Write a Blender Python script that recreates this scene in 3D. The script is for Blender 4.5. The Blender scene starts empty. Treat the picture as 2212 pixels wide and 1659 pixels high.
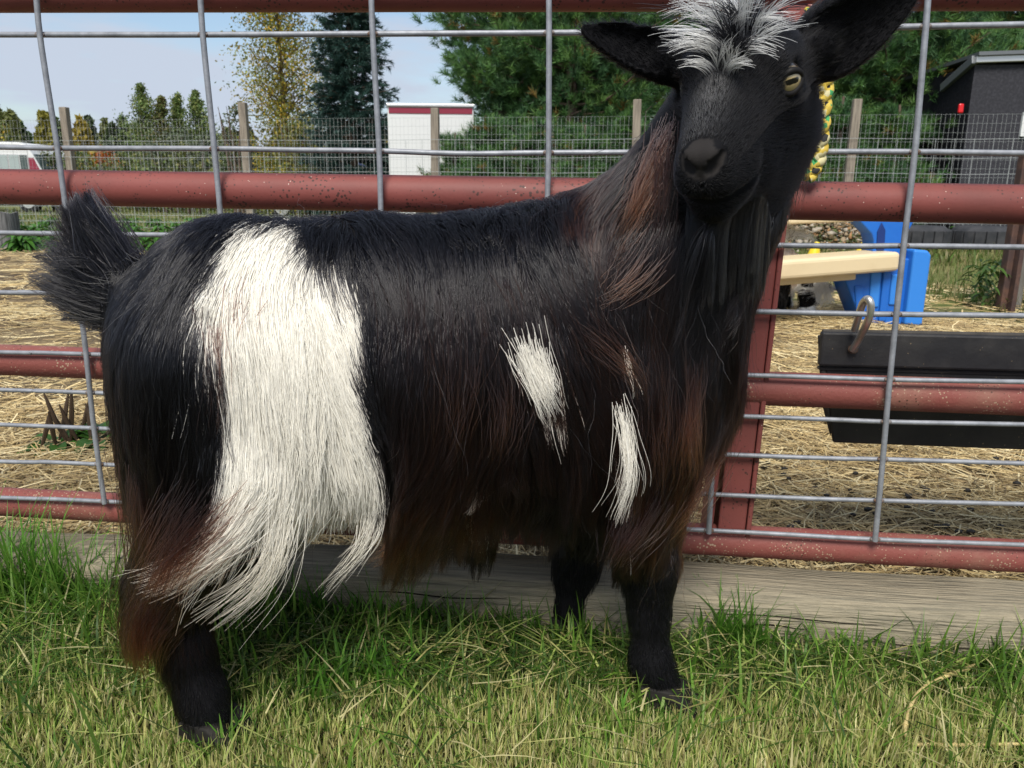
import bpy, bmesh, math, random
import numpy as np
from mathutils import Vector, Matrix, kdtree

SKIP = ()
rng = np.random.default_rng(7)
random.seed(7)
scene = bpy.context.scene
C = scene.collection

# ------------------------------------------------------------------ camera
CAM_H = 0.53
PITCH = math.radians(13.53)
ROLL = math.radians(0.40)
FPX, CX, CY = 1660.0, 1106.0, 829.5          # focal length and centre for a 2212 x 1659 frame
_cp, _sp = math.cos(PITCH), math.sin(PITCH)
FWD = np.array([0, _cp, -_sp]); UPV = np.array([0, _sp, _cp]); RGT = np.array([1.0, 0, 0])
_cr, _sr = math.cos(ROLL), math.sin(ROLL)
cam_d = bpy.data.cameras.new('camera')
cam = bpy.data.objects.new('camera', cam_d); C.objects.link(cam)
cam_d.sensor_width = 36.0; cam_d.lens = 36.0 * FPX / 2212.0
cam_d.clip_start = 0.02; cam_d.clip_end = 3000
r_c = _cr * RGT + _sr * UPV; u_c = -_sr * RGT + _cr * UPV
mw = Matrix.Identity(4)
for i in range(3):
    mw[i][0] = r_c[i]; mw[i][1] = u_c[i]; mw[i][2] = -FWD[i]
mw[2][3] = CAM_H
cam.matrix_world = mw
cam_d.dof.use_dof = True; cam_d.dof.focus_distance = 0.78; cam_d.dof.aperture_fstop = 20
scene.camera = cam
scene.render.resolution_x = 1024; scene.render.resolution_y = 768

# ------------------------------------------------------------------ sky and sun
SUN_EL, SUN_AZ = math.radians(52), math.radians(-170)      # azimuth from +Y towards +X
world = bpy.data.worlds.new('World'); scene.world = world; world.use_nodes = True
nt = world.node_tree; nt.nodes.clear()
def N(tree, t, **kw):
    n = tree.nodes.new(t)
    for k, v in kw.items(): setattr(n, k, v)
    return n
wo = N(nt, 'ShaderNodeOutputWorld'); bg = N(nt, 'ShaderNodeBackground')
sky = N(nt, 'ShaderNodeTexSky', sky_type='NISHITA', sun_disc=False, sun_elevation=SUN_EL, sun_rotation=SUN_AZ, air_density=1.1, dust_density=1.5)
tc = N(nt, 'ShaderNodeTexCoord'); mp = N(nt, 'ShaderNodeMapping'); mp.inputs['Scale'].default_value = (1.6, 1.6, 7.0)
mp.inputs['Location'].default_value = (3.1, 0.4, 0.55)
nz = N(nt, 'ShaderNodeTexNoise'); nz.inputs['Scale'].default_value = 2.8; nz.inputs['Detail'].default_value = 6; nz.inputs['Roughness'].default_value = 0.52
cr = N(nt, 'ShaderNodeValToRGB'); cr.color_ramp.elements[0].position = 0.40; cr.color_ramp.elements[1].position = 0.57
cr.color_ramp.elements[0].color = (0.0, 0.0, 0.0, 1); cr.color_ramp.elements[1].color = (0.95, 0.95, 0.95, 1)
mx = N(nt, 'ShaderNodeMix', data_type='RGBA'); mx.inputs[7].default_value = (3.7, 4.15, 4.95, 1)
bg.inputs['Strength'].default_value = 0.095
L = nt.links.new
L(tc.outputs['Generated'], mp.inputs['Vector']); L(mp.outputs['Vector'], nz.inputs['Vector']); L(nz.outputs['Fac'], cr.inputs['Fac'])
L(cr.outputs['Color'], mx.inputs[0]); L(sky.outputs['Color'], mx.inputs[6]); L(mx.outputs[2], bg.inputs['Color']); L(bg.outputs[0], wo.inputs['Surface'])
sun_d = bpy.data.lights.new('sun', 'SUN'); sun_d.energy = 2.9; sun_d.angle = math.radians(24); sun_d.color = (1.0, 0.95, 0.87)
sun = bpy.data.objects.new('sun', sun_d); C.objects.link(sun)
sdir = Vector((math.sin(SUN_AZ) * math.cos(SUN_EL), math.cos(SUN_AZ) * math.cos(SUN_EL), math.sin(SUN_EL)))
sun.rotation_euler = sdir.to_track_quat('Z', 'Y').to_euler(); sun.location = (-3, -6, 9)
scene.view_settings.view_transform = 'Standard'; scene.view_settings.look = 'None'
scene.view_settings.exposure = 0.72; scene.view_settings.gamma = 1.0
scene.render.engine = 'CYCLES'
cy = scene.cycles
cy.max_bounces = 8; cy.diffuse_bounces = 3; cy.glossy_bounces = 3; cy.transmission_bounces = 8; cy.transparent_max_bounces = 6
cy.use_denoising = True
try: scene.cycles_curves.shape = 'RIBBONS'; scene.cycles_curves.subdivisions = 2
except Exception: pass

# ------------------------------------------------------------------ helpers
def W(px, py, Y):
    "world point on the plane y = Y seen at a place of the 2212 x 1659 frame"
    x, y = px - CX, py - CY
    u = x * _cr + y * _sr; v = -x * _sr + y * _cr
    d = u / FPX * RGT + FWD - v / FPX * UPV
    return np.array([0, 0, CAM_H]) + d * (Y / d[1])
def ray(px, py):
    x, y = px - CX, py - CY
    u = x * _cr + y * _sr; v = -x * _sr + y * _cr
    return u / FPX * RGT + FWD - v / FPX * UPV
def G(px, py, z=0.0):
    d = ray(px, py); return np.array([0, 0, CAM_H]) + d * ((z - CAM_H) / d[2])
def PX(P):
    "frame position of world points (n,3)"
    P = np.asarray(P, float); q = P - np.array([0, 0, CAM_H])
    f = q @ FWD; u = FPX * (q @ RGT) / f; v = -FPX * (q @ UPV) / f
    return np.stack([CX + u * _cr - v * _sr, CY + u * _sr + v * _cr], -1)
def unit(a):
    a = np.asarray(a, float); return a / np.maximum(np.linalg.norm(a, axis=-1, keepdims=True), 1e-9)

def tag(o, label=None, cat=None, group=None, kind=None):
    if label: o['label'] = label
    if cat: o['category'] = cat
    if group: o['group'] = group
    if kind: o['kind'] = kind
    return o
def empty(name, loc=(0, 0, 0), label=None, cat=None, group=None, rz=0.0):
    o = bpy.data.objects.new(name, None); C.objects.link(o)
    o.location = tuple(loc); o.rotation_euler = (0, 0, rz); o.empty_display_size = 0.05
    return tag(o, label, cat, group)
def link(name, me, mat=None, parent=None, world=False):
    "world=True: mesh is in world coordinates although it has a parent"
    o = bpy.data.objects.new(name, me); C.objects.link(o)
    if mat is not None and not me.materials: me.materials.append(mat)
    if parent is not None:
        o.parent = parent
        if world:
            pm = Matrix.Translation(parent.location) @ parent.rotation_euler.to_matrix().to_4x4()
            if parent.parent is not None:
                g = parent.parent
                pm = (Matrix.Translation(g.location) @ g.rotation_euler.to_matrix().to_4x4()) @ parent.matrix_parent_inverse @ pm
            o.matrix_parent_inverse = pm.inverted()
    return o
def mesh_np(name, V, F, smooth=False, col=None, mats=None):
    "V (n,3); F (m,k) all faces with k corners, or a list of such arrays"
    Fs = F if isinstance(F, list) else [F]
    Fs = [np.asarray(f, np.int32) for f in Fs if len(f)]
    me = bpy.data.meshes.new(name)
    V = np.asarray(V, np.float32)
    me.vertices.add(len(V)); me.vertices.foreach_set('co', V.ravel())
    nl = sum(f.size for f in Fs); npol = sum(len(f) for f in Fs)
    me.loops.add(nl); me.polygons.add(npol)
    me.loops.foreach_set('vertex_index', np.concatenate([f.ravel() for f in Fs]))
    tot = np.concatenate([np.full(len(f), f.shape[1], np.int32) for f in Fs])
    st = np.concatenate([[0], np.cumsum(tot)[:-1]]).astype(np.int32)
    me.polygons.foreach_set('loop_start', st)
    try: me.polygons.foreach_set('loop_total', tot)
    except Exception: pass
    if smooth: me.polygons.foreach_set('use_smooth', np.ones(npol, bool))
    if col is not None:
        a = me.color_attributes.new('col', 'FLOAT_COLOR', 'POINT')
        c = np.ones((len(V), 4), np.float32); c[:, :3] = col
        a.data.foreach_set('color', c.ravel())
    me.update(calc_edges=True); me.validate()
    return me
class MB:
    "collects simple solids into one mesh"
    def __init__(s): s.v = []; s.f = []
    def add(s, V, F):
        b = len(s.v); s.v += [tuple(map(float, p)) for p in V]; s.f += [tuple(b + i for i in f) for f in F]; return s
    def tube(s, pts, r, n=8, cap=True):
        V, F = tube(pts, r, n, cap); return s.add(V, F)
    def box(s, c, size, R=None):
        sx, sy, sz = [k / 2 for k in size]
        V = np.array([(x, y, z) for x in (-sx, sx) for y in (-sy, sy) for z in (-sz, sz)])
        if R is not None: V = V @ np.array(R).T
        F = [(0, 1, 3, 2), (4, 6, 7, 5), (0, 4, 5, 1), (2, 3, 7, 6), (0, 2, 6, 4), (1, 5, 7, 3)]
        return s.add(V + np.array(c), F)
    def prism(s, poly, axis, a, b):
        "poly of (u,v) extruded along axis from a to b"
        n = len(poly)
        def mk(u, v, w): return {'x': (w, u, v), 'y': (u, w, v), 'z': (u, v, w)}[axis]
        V = [mk(u, v, a) for u, v in poly] + [mk(u, v, b) for u, v in poly]
        F = [tuple(range(n)), tuple(range(2 * n - 1, n - 1, -1))] + [(i, n + i, n + (i + 1) % n, (i + 1) % n) for i in range(n)]
        return s.add(V, F)
    def mesh(s, name, smooth=False, bevel=0, seg=2):
        me = bpy.data.meshes.new(name); me.from_pydata(s.v, [], s.f); me.update()
        bm = bmesh.new(); bm.from_mesh(me)
        bmesh.ops.recalc_face_normals(bm, faces=bm.faces)
        if bevel:
            es = [e for e in bm.edges if len(e.link_faces) == 2 and e.calc_face_angle(0) > 0.5]
            bmesh.ops.bevel(bm, geom=es, offset=bevel, segments=seg, affect='EDGES', profile=0.5, clamp_overlap=True)
        if smooth:
            for f in bm.faces: f.smooth = True
            for e in bm.edges:
                if len(e.link_faces) == 2 and e.calc_face_angle(0) > 0.9: e.smooth = False
        bm.to_mesh(me); bm.free(); return me
    def build(s, name, mat, parent=None, smooth=False, bevel=0, seg=2, world=False):
        return link(name, s.mesh(name, smooth, bevel, seg), mat, parent, world)
def tube(pts, r, n=8, cap=True):
    pts = np.asarray(pts, float); m = len(pts)
    r = np.broadcast_to(np.asarray(r, float), (m,))
    t = np.zeros_like(pts); t[1:-1] = pts[2:] - pts[:-2]; t[0] = pts[1] - pts[0]; t[-1] = pts[-1] - pts[-2]; t = unit(t)
    ref = np.array([0, 0, 1.0]) if abs(t[0][2]) < 0.9 else np.array([1.0, 0, 0])
    a = unit(np.cross(t[0], ref)); V = []
    for i in range(m):
        a = unit(a - t[i] * (a @ t[i])); b = np.cross(t[i], a)
        for k in range(n):
            w = 2 * math.pi * k / n; V.append(pts[i] + r[i] * (math.cos(w) * a + math.sin(w) * b))
    F = [(i * n + k, i * n + (k + 1) % n, (i + 1) * n + (k + 1) % n, (i + 1) * n + k) for i in range(m - 1) for k in range(n)]
    if cap: F += [tuple(range(n - 1, -1, -1)), tuple((m - 1) * n + k for k in range(n))]
    return V, F
def bez(pts, n):
    "Catmull-Rom through the points"
    P = np.asarray(pts, float); P = np.vstack([2 * P[0] - P[1], P, 2 * P[-1] - P[-2]]); out = []
    m = len(P) - 3
    for s in np.linspace(0, m - 1e-6, n):
        i = int(s); t = s - i; a, b, c, d = P[i:i + 4]
        out.append(0.5 * ((2 * b) + (-a + c) * t + (2 * a - 5 * b + 4 * c - d) * t * t + (-a + 3 * b - 3 * c + d) * t ** 3))
    return np.array(out)

# ------------------------------------------------------------------ materials
def mat(name, base, rough=0.6, spec=0.35, metal=0.0, c2=None, nscale=8.0, npos=(0.4, 0.65), bump=0.0, bscale=60.0, attr=False,
        stretch=None, coat=0.0, trans=0.0, sheen=0.0, spots=None, ao=None, bdist=0.002):
    m = bpy.data.materials.new(name); m.use_nodes = True; t = m.node_tree; p = t.nodes['Principled BSDF']; l = t.links.new
    p.inputs['Roughness'].default_value = rough; p.inputs['Specular IOR Level'].default_value = spec; p.inputs['Metallic'].default_value = metal
    if coat: p.inputs['Coat Weight'].default_value = coat
    if sheen: p.inputs['Sheen Weight'].default_value = sheen
    if trans: p.inputs['Transmission Weight'].default_value = trans
    co = N(t, 'ShaderNodeTexCoord'); mp = N(t, 'ShaderNodeMapping')
    l(co.outputs['Object'], mp.inputs['Vector'])
    if stretch: mp.inputs['Scale'].default_value = stretch
    if attr:
        a = N(t, 'ShaderNodeAttribute', attribute_name='col'); src = a.outputs['Color']
    else:
        a = N(t, 'ShaderNodeRGB'); a.outputs[0].default_value = (*base, 1); src = a.outputs[0]
    if c2 is not None:
        n = N(t, 'ShaderNodeTexNoise'); n.inputs['Scale'].default_value = nscale; n.inputs['Detail'].default_value = 7; n.inputs['Roughness'].default_value = 0.62
        l(mp.outputs[0], n.inputs['Vector'])
        r = N(t, 'ShaderNodeMapRange'); r.inputs['From Min'].default_value = npos[0]; r.inputs['From Max'].default_value = npos[1]; l(n.outputs['Fac'], r.inputs['Value'])
        x = N(t, 'ShaderNodeMix', data_type='RGBA'); x.inputs[7].default_value = (*c2, 1); l(r.outputs[0], x.inputs[0]); l(src, x.inputs[6]); src = x.outputs[2]
    if spots is not None:                       # (scale, threshold, colour)
        for sc, th, colr in spots:
            vo = N(t, 'ShaderNodeTexVoronoi'); vo.inputs['Scale'].default_value = sc; vo.inputs['Randomness'].default_value = 1.0
            l(co.outputs['Object'], vo.inputs['Vector'])
            n2 = N(t, 'ShaderNodeTexNoise'); n2.inputs['Scale'].default_value = sc * 0.11; l(co.outputs['Object'], n2.inputs['Vector'])
            th2 = N(t, 'ShaderNodeMapRange'); th2.inputs['From Min'].default_value = 0.34; th2.inputs['From Max'].default_value = 0.70
            th2.inputs['To Min'].default_value = 0.0; th2.inputs['To Max'].default_value = th; l(n2.outputs['Fac'], th2.inputs['Value'])
            lt = N(t, 'ShaderNodeMath', operation='LESS_THAN'); l(vo.outputs['Distance'], lt.inputs[0]); l(th2.outputs[0], lt.inputs[1])
            x = N(t, 'ShaderNodeMix', data_type='RGBA'); x.inputs[7].default_value = (*colr, 1); l(lt.outputs[0], x.inputs[0]); l(src, x.inputs[6]); src = x.outputs[2]
    l(src, p.inputs['Base Color'])
    if bump:
        n = N(t, 'ShaderNodeTexNoise'); n.inputs['Scale'].default_value = bscale; n.inputs['Detail'].default_value = 5; l(mp.outputs[0], n.inputs['Vector'])
        b = N(t, 'ShaderNodeBump'); b.inputs['Strength'].default_value = bump; b.inputs['Distance'].default_value = bdist; l(n.outputs['Fac'], b.inputs['Height']); l(b.outputs[0], p.inputs['Normal'])
    return m
def leaf_mat(name, trans=0.35, rough=0.5, spec=0.3):
    "two-sided leaf: diffuse, translucent and a little gloss, colour from the col attribute"
    m = bpy.data.materials.new(name); m.use_nodes = True; t = m.node_tree; l = t.links.new; p = t.nodes['Principled BSDF']; o = t.nodes['Material Output']
    a = N(t, 'ShaderNodeAttribute', attribute_name='col'); p.inputs['Roughness'].default_value = rough; p.inputs['Specular IOR Level'].default_value = spec
    tr = N(t, 'ShaderNodeBsdfTranslucent'); mx = N(t, 'ShaderNodeMixShader'); mx.inputs[0].default_value = trans
    l(a.outputs['Color'], p.inputs['Base Color']); l(a.outputs['Color'], tr.inputs['Color'])
    l(p.outputs[0], mx.inputs[1]); l(tr.outputs[0], mx.inputs[2]); l(mx.outputs[0], o.inputs['Surface']); return m
def hair_mat(name, rough=0.35, radial=0.5, diff=0.0, coat=0.0, ior=1.5):
    m = bpy.data.materials.new(name); m.use_nodes = True; t = m.node_tree; l = t.links.new; t.nodes.clear()
    o = N(t, 'ShaderNodeOutputMaterial'); a = N(t, 'ShaderNodeAttribute', attribute_name='col')
    h = N(t, 'ShaderNodeBsdfHairPrincipled', model='CHIANG', parametrization='COLOR')
    h.inputs['Roughness'].default_value = rough; h.inputs['Radial Roughness'].default_value = radial
    h.inputs['Coat'].default_value = coat; h.inputs['IOR'].default_value = ior
    l(a.outputs['Color'], h.inputs['Color'])
    d = N(t, 'ShaderNodeBsdfDiffuse'); l(a.outputs['Color'], d.inputs['Color'])
    mx = N(t, 'ShaderNodeMixShader'); mx.inputs[0].default_value = diff
    l(h.outputs[0], mx.inputs[1]); l(d.outputs[0], mx.inputs[2]); l(mx.outputs[0], o.inputs['Surface']); return m

# ------------------------------------------------------------------ ground
def ground_material():
    m = bpy.data.materials.new('ground'); m.use_nodes = True; t = m.node_tree; l = t.links.new; p = t.nodes['Principled BSDF']
    p.inputs['Roughness'].default_value = 0.95; p.inputs['Specular IOR Level'].default_value = 0.1
    co = N(t, 'ShaderNodeTexCoord'); sep = N(t, 'ShaderNodeSeparateXYZ'); l(co.outputs['Object'], sep.inputs[0])
    def noise(s, d=6, r=0.6):
        n = N(t, 'ShaderNodeTexNoise'); n.inputs['Scale'].default_value = s; n.inputs['Detail'].default_value = d; n.inputs['Roughness'].default_value = r
        l(co.outputs['Object'], n.inputs['Vector']); return n.outputs['Fac']
    def rng_(v, a, b):
        n = N(t, 'ShaderNodeMapRange'); n.inputs['From Min'].default_value = a; n.inputs['From Max'].default_value = b; l(v, n.inputs['Value']); return n.outputs[0]
    def mth(op, a, b):
        n = N(t, 'ShaderNodeMath', operation=op)
        for i, v in enumerate((a, b)):
            if isinstance(v, (int, float)): n.inputs[i].default_value = v
            else: l(v, n.inputs[i])
        return n.outputs[0]
    def mix(f, a, b):
        x = N(t, 'ShaderNodeMix', data_type='RGBA'); l(f, x.inputs[0])
        for i, v in ((6, a), (7, b)):
            if isinstance(v, tuple): x.inputs[i].default_value = (*v, 1)
            else: l(v, x.inputs[i])
        return x.outputs[2]
    dirt = mix(rng_(noise(9), .35, .7), (0.062, 0.045, 0.032), (0.13, 0.098, 0.066))
    straw = mix(rng_(noise(70, 3), .3, .75), (0.13, 0.095, 0.055), (0.32, 0.25, 0.14))
    pen = mix(rng_(noise(1.7), .36, .6), dirt, straw)
    grass = mix(rng_(noise(3.0), .35, .65), (0.055, 0.085, 0.024), (0.13, 0.15, 0.05))
    grass = mix(rng_(noise(.35), .4, .65), grass, (0.19, 0.18, 0.07))
    # pen reaches ~7 m on the left, ~4.6 m on the right
    edge = mth('ADD', sep.outputs['Y'], mth('MULTIPLY', sep.outputs['X'], 0.72))
    edge = mth('ADD', edge, mth('MULTIPLY', noise(1.2), 2.4))
    c = mix(rng_(edge, 6.2, 7.0), pen, grass)
    lawn = mix(rng_(noise(25), .35, .7), (0.028, 0.034, 0.012), (0.085, 0.07, 0.035))
    c = mix(rng_(sep.outputs['Y'], 0.93, 0.96), lawn, c)
    l(c, p.inputs['Base Color'])
    b = N(t, 'ShaderNodeBump'); b.inputs['Strength'].default_value = 0.7; b.inputs['Distance'].default_value = 0.02; l(noise(24, 8, .7), b.inputs['Height']); l(b.outputs[0], p.inputs['Normal'])
    return m
def ground_z(X, Y):
    X = np.asarray(X, float); Y = np.asarray(Y, float)
    w = np.clip((Y - 1.3) / 2, 0, 1)
    return w * (0.012 * np.sin(X * 3.1 + Y * 1.3) + 0.01 * np.sin(Y * 4.7 - X * 2.2)) * np.clip(1.6 - Y / 20, 0, 1)
xs = np.unique(np.concatenate([np.linspace(-6, 6, 97), np.linspace(-40, 40, 41), [-1500, -600, -200, -90, 90, 200, 600, 1500]]))
ys = np.unique(np.concatenate([np.linspace(0, 8, 81), np.linspace(8, 40, 65), [-60, -20, -6, -2, 60, 100, 200, 500, 1000, 2000]]))
gx, gy = np.meshgrid(xs, ys, indexing='ij'); gv = np.stack([gx, gy, ground_z(gx, gy)], -1).reshape(-1, 3)
ii, jj = np.meshgrid(np.arange(len(xs) - 1), np.arange(len(ys) - 1), indexing='ij'); a0 = (ii * len(ys) + jj).ravel()
ground = link('ground', mesh_np('ground', gv, np.stack([a0, a0 + len(ys), a0 + len(ys) + 1, a0 + 1], -1), True), ground_material())
tag(ground, 'dirt, straw and grass ground of the goat pen and field', 'ground', kind='structure')

# ------------------------------------------------------------------ gate (red tube gate with a welded wire panel)
GD, GYAW = 0.9328, math.radians(5.9)
GN = np.array([math.sin(GYAW), math.cos(GYAW), 0.0]); GT = np.array([math.cos(GYAW), -math.sin(GYAW), 0.0])
GP0 = np.array([0, GD, CAM_H])
def onG(px, py, off=0.0):
    "point of the gate plane (pushed back by off) at a place of the frame"
    o = np.array([0, 0, CAM_H]); d = ray(px, py); return o + d * (((GP0 + GN * off - o) @ GN) / (d @ GN))
M_red = mat('red_gate_paint', (0.205, 0.054, 0.046), 0.58, 0.35, c2=(0.13, 0.04, 0.034), nscale=7, npos=(.42, .8), bump=0.12, bscale=220,
            spots=[(190, 0.36, (0.06, 0.024, 0.02)), (150, 0.16, (0.03, 0.018, 0.015)), (120, 0.10, (0.55, 0.45, 0.38))])
M_redlow = mat('dusty_red_gate_paint', (0.20, 0.058, 0.048), 0.6, 0.35, c2=(0.25, 0.14, 0.1), nscale=9, npos=(.5, .8), bump=0.3, bscale=300,
               spots=[(240, 0.34, (0.32, 0.22, 0.15)), (190, 0.22, (0.06, 0.03, 0.02))])
M_galv = mat('galvanised_wire', (0.29, 0.305, 0.335), 0.5, 0.5, metal=0.25, c2=(0.17, 0.18, 0.20), nscale=60, npos=(.35, .7), bump=0.25, bscale=260, bdist=0.001)
gate = empty('livestock_gate', GP0 * np.array([1, 1, 0]), 'red tube livestock gate with galvanised wire panel behind the black goat', 'gate')
PR = 0.0215; WR = 0.0033
def ext(a, b, ka=0.35, kb=0.35): d = b - a; return a - d * ka, b + d * kb
for (xa, ya, xb, yb, m, r) in ((0, -14, 2212, -24, M_red, 0.0215), (0, 403, 2212, 442, M_red, 0.0222), (0, 777, 2212, 860, M_redlow, 0.0212), (0, 1083, 2212, 1201, M_redlow, 0.0205)):
    a, b = ext(onG(xa, ya, WR + r), onG(xb, yb, WR + r)); a[2], b[2] = max(a[2], .06), max(b[2], .06)
    MB().tube([a + (b - a) * s for s in np.linspace(0, 1, 9)], r, 28).build('pipe', m, gate, True, world=True)
wires = [[(0, 75), (437, 75), (805, 73), (1185, 71), (1600, 66), (2000, 57), (2212, 53)],
         [(0, 318), (124, 320), (463, 321), (640, 324), (819, 326), (1000, 332), (1185, 330), (1700, 328), (1976, 328), (2212, 331)],
         [(0, 503), (300, 507), (450, 509), (1680, 530), (1952, 531), (2212, 534)],
         [(0, 632), (150, 634), (1640, 673), (1940, 679), (2212, 682)],
         [(0, 761), (185, 765), (1640, 811), (1922, 820), (2212, 825)],
         [(0, 842), (193, 848), (1630, 900), (1914, 911), (2212, 917)],
         [(0, 917), (203, 925), (1600, 983), (1907, 992), (2212, 1001)],
         [(0, 997), (213, 1003), (1545, 1068), (1898, 1081), (2212, 1089)],
         [(0, 1075), (222, 1083), (1480, 1143), (1890, 1165), (2212, 1177)]]
for w in wires:
    P = [onG(x, y) for x, y in w]; d0 = P[0] - P[1]; d1 = P[-1] - P[-2]
    P = [P[0] + unit(d0) * .6] + P + [P[-1] + unit(d1) * .6]
    MB().tube(bez(P, 40), WR * (1.0 if w[0][1] < 700 else .88), 10).build('wire', M_galv, gate, True, world=True)
stays = [[(76, -60), (86, 75), (124, 320), (150, 505), (170, 640), (186, 765), (203, 925), (226, 1088)],
         [(431, -60), (438, 75), (463, 322), (479, 500), (500, 800), (520, 1092)],
         [(801, -60), (805, 73), (819, 325), (824, 500), (835, 800), (842, 1110)],
         [(1185, -60), (1186, 72), (1185, 330), (1182, 470), (1180, 800), (1176, 1130)],
         [(1590, -60), (1584, 72), (1575, 330), (1560, 600), (1545, 900), (1531, 1152)],
         [(2008, -60), (2000, 57), (1976, 328), (1952, 531), (1922, 820), (1907, 992), (1890, 1169)],
         [(2440, -60), (2428, 57), (2390, 328), (2350, 600), (2310, 900), (2275, 1186)],
         [(-268, -60), (-255, 75), (-205, 320), (-165, 600), (-125, 900), (-90, 1070)]]
for w in stays:
    P = [onG(x, y, -2 * WR + .0006) for x, y in w]
    MB().tube(bez(P, 26), WR * 1.02, 10).build('stay', M_galv, gate, True, world=True)
mbw = MB()
for w in wires:
    for st_ in stays:
        # crossing of the two polylines in the frame
        for (x0, y0), (x1, y1) in zip(w[:-1], w[1:]):
            for (a0, b0), (a1, b1) in zip(st_[:-1], st_[1:]):
                den = (x1 - x0) * (b1 - b0) - (y1 - y0) * (a1 - a0)
                if abs(den) < 1e-6: continue
                t_ = ((a0 - x0) * (b1 - b0) - (b0 - y0) * (a1 - a0)) / den; u_ = ((a0 - x0) * (y1 - y0) - (b0 - y0) * (x1 - x0)) / den
                if 0 <= t_ < 1 and 0 <= u_ < 1:
                    c_ = onG(x0 + t_ * (x1 - x0), y0 + t_ * (y1 - y0), -WR); mbw.tube([c_ - GT * .0062, c_ - GT * .003, c_ + GT * .003, c_ + GT * .0062], [.0012, .0036, .0036, .0012], 8)
wb = mbw.build('weld_bead', mat('weld', (.22, .21, .21), .7, .3, metal=.3, c2=(.14, .08, .05), nscale=120), gate, True, world=True); wb['kind'] = 'stuff'
# upright steel channel of the gate, behind the wires
def gbar(x0, y0, x1, y1, off, w, dpt):
    a, b = onG(x0, y0, off), onG(x1, y1, off); t = unit(b - a); n = unit(GN - t * (GN @ t)); s = np.cross(t, n)
    R = np.stack([s, n, t], 1); return (a + b) / 2, (w, dpt, np.linalg.norm(b - a)), R
MB().box(*gbar(1700, 20, 1572, 1150, .030, .034, .042)).build('channel_web', M_red, gate, bevel=.002, world=True)
MB().box(*gbar(1738, 20, 1607, 1150, .032, .006, .050)).build('channel_flange', M_red, gate, bevel=.0015, world=True)
MB().box(*gbar(1663, 20, 1524, 1150, .040, .008, .05)).build('channel_flange', M_red, gate, bevel=.0015, world=True)

# landscape timber lying under the gate
M_wood = mat('weathered_timber', (0.30, 0.26, 0.185), 0.85, 0.15, c2=(0.17, 0.155, 0.115), nscale=9, npos=(.38, .66), bump=0.9, bscale=16, stretch=(1.2, 22, 22), bdist=0.006)
tb_c = np.array([0.0, GD - 0.028, 0]); tb = empty('landscape_timber', tb_c, 'long weathered wooden timber lying in the grass under the red gate', 'timber', rz=-GYAW)
V = []; nseg = 60; prof = [(-.045, -.03), (-.047, .052), (-.040, .066), (-.030, .070), (.040, .068), (.047, .060), (.047, -.03)]
for i in range(nseg + 1):
    x = -1.5 + 3.0 * i / nseg
    for k, (y, z) in enumerate(prof):
        V.append((x, y + .0015 * math.sin(x * 7 + k), z + (.003 * math.sin(x * 3.3 + 1) + .0015 * math.sin(x * 17 + k)) * (z > 0)))
n = len(prof); F = [(i * n + k, (i + 1) * n + k, (i + 1) * n + (k + 1) % n, i * n + (k + 1) % n) for i in range(nseg) for k in range(n)]
F += [tuple(range(n)), tuple(nseg * n + k for k in range(n - 1, -1, -1))]
MB().add(V, F).build('timber_beam', M_wood, tb, True)
# drying cracks along the face of the beam
M_crack = mat('dark_crack', (0.02, 0.017, 0.013), 0.95, 0.05)
for k, (x, z, ln) in enumerate(((.40, .048, .3), (.52, .022, .2), (.3, .036, .12), (.62, .012, .14), (-.45, .045, .25), (-.1, .05, .2))):
    P = [(x + ln * (s - .5), -.0471, z + .002 * math.sin(9 * s + k)) for s in np.linspace(0, 1, 9)]
    MB().tube(P, [.0003 + .0007 * math.sin(math.pi * s) for s in np.linspace(0, 1, 9)], 5).build('crack', M_crack, tb)

# ------------------------------------------------------------------ lawn in front of the gate
def blades(roots, ang, lean, length, width, colr, curl, segs=3, tipcol=None):
    "grass blades: tapered bent strips"
    n = len(roots); side = np.stack([-np.sin(ang), np.cos(ang), np.zeros(n)], -1); out = np.stack([np.cos(ang), np.sin(ang), np.zeros(n)], -1)
    V = []; p = roots.copy(); cols = []
    for s in range(segs + 1):
        t = s / segs
        w = width * (1 - t ** 1.6) * .5 + .00012
        V += [p - side * w[:, None], p + side * w[:, None]]
        cc = colr if tipcol is None else colr * (1 - t ** 1.5) + tipcol * t ** 1.5
        cols += [cc, cc]
        th = np.minimum(lean + curl * t, 2.0); p = p + (out * np.sin(th)[:, None] + np.array([0, 0, 1.0]) * np.cos(th)[:, None]) * (length / segs)[:, None]
    V = np.stack(V, 1); k = 2 * (segs + 1); b = (np.arange(n) * k)[:, None]
    V[:, :, 2] = np.maximum(V[:, :, 2], 0.002)
    F = np.concatenate([b + np.array([2 * s, 2 * s + 1, 2 * s + 3, 2 * s + 2]) for s in range(segs)])
    return V.reshape(-1, 3), F, np.stack(cols, 1).reshape(-1, 3)
def pick(cols, n, jit=.18):
    c = np.array(cols)[rng.integers(0, len(cols), n)]; return c * (1 + jit * rng.standard_normal((n, 1))).clip(.4, 1.7)
M_grass = leaf_mat('grass_blade', .48, .45, .35)
def vnoise(X, Y, s, seed=0):
    r = np.random.default_rng(seed); o = 0
    for k in range(5):
        a = r.uniform(0, 6.28, 3); f = s * (.6 + .5 * k); o = o + np.sin(X * f * math.cos(a[0]) + Y * f * math.sin(a[0]) + a[1])
    return o / 5
def timber_y(X): return GD - 0.028 - np.tan(GYAW) * X - .05
GREEN = [(.11, .22, .028), (.15, .29, .038), (.07, .15, .022), (.21, .34, .06), (.13, .23, .038)]
DARKG = [(.035, .085, .016), (.05, .115, .02), (.065, .13, .028), (.085, .13, .04)]
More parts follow.
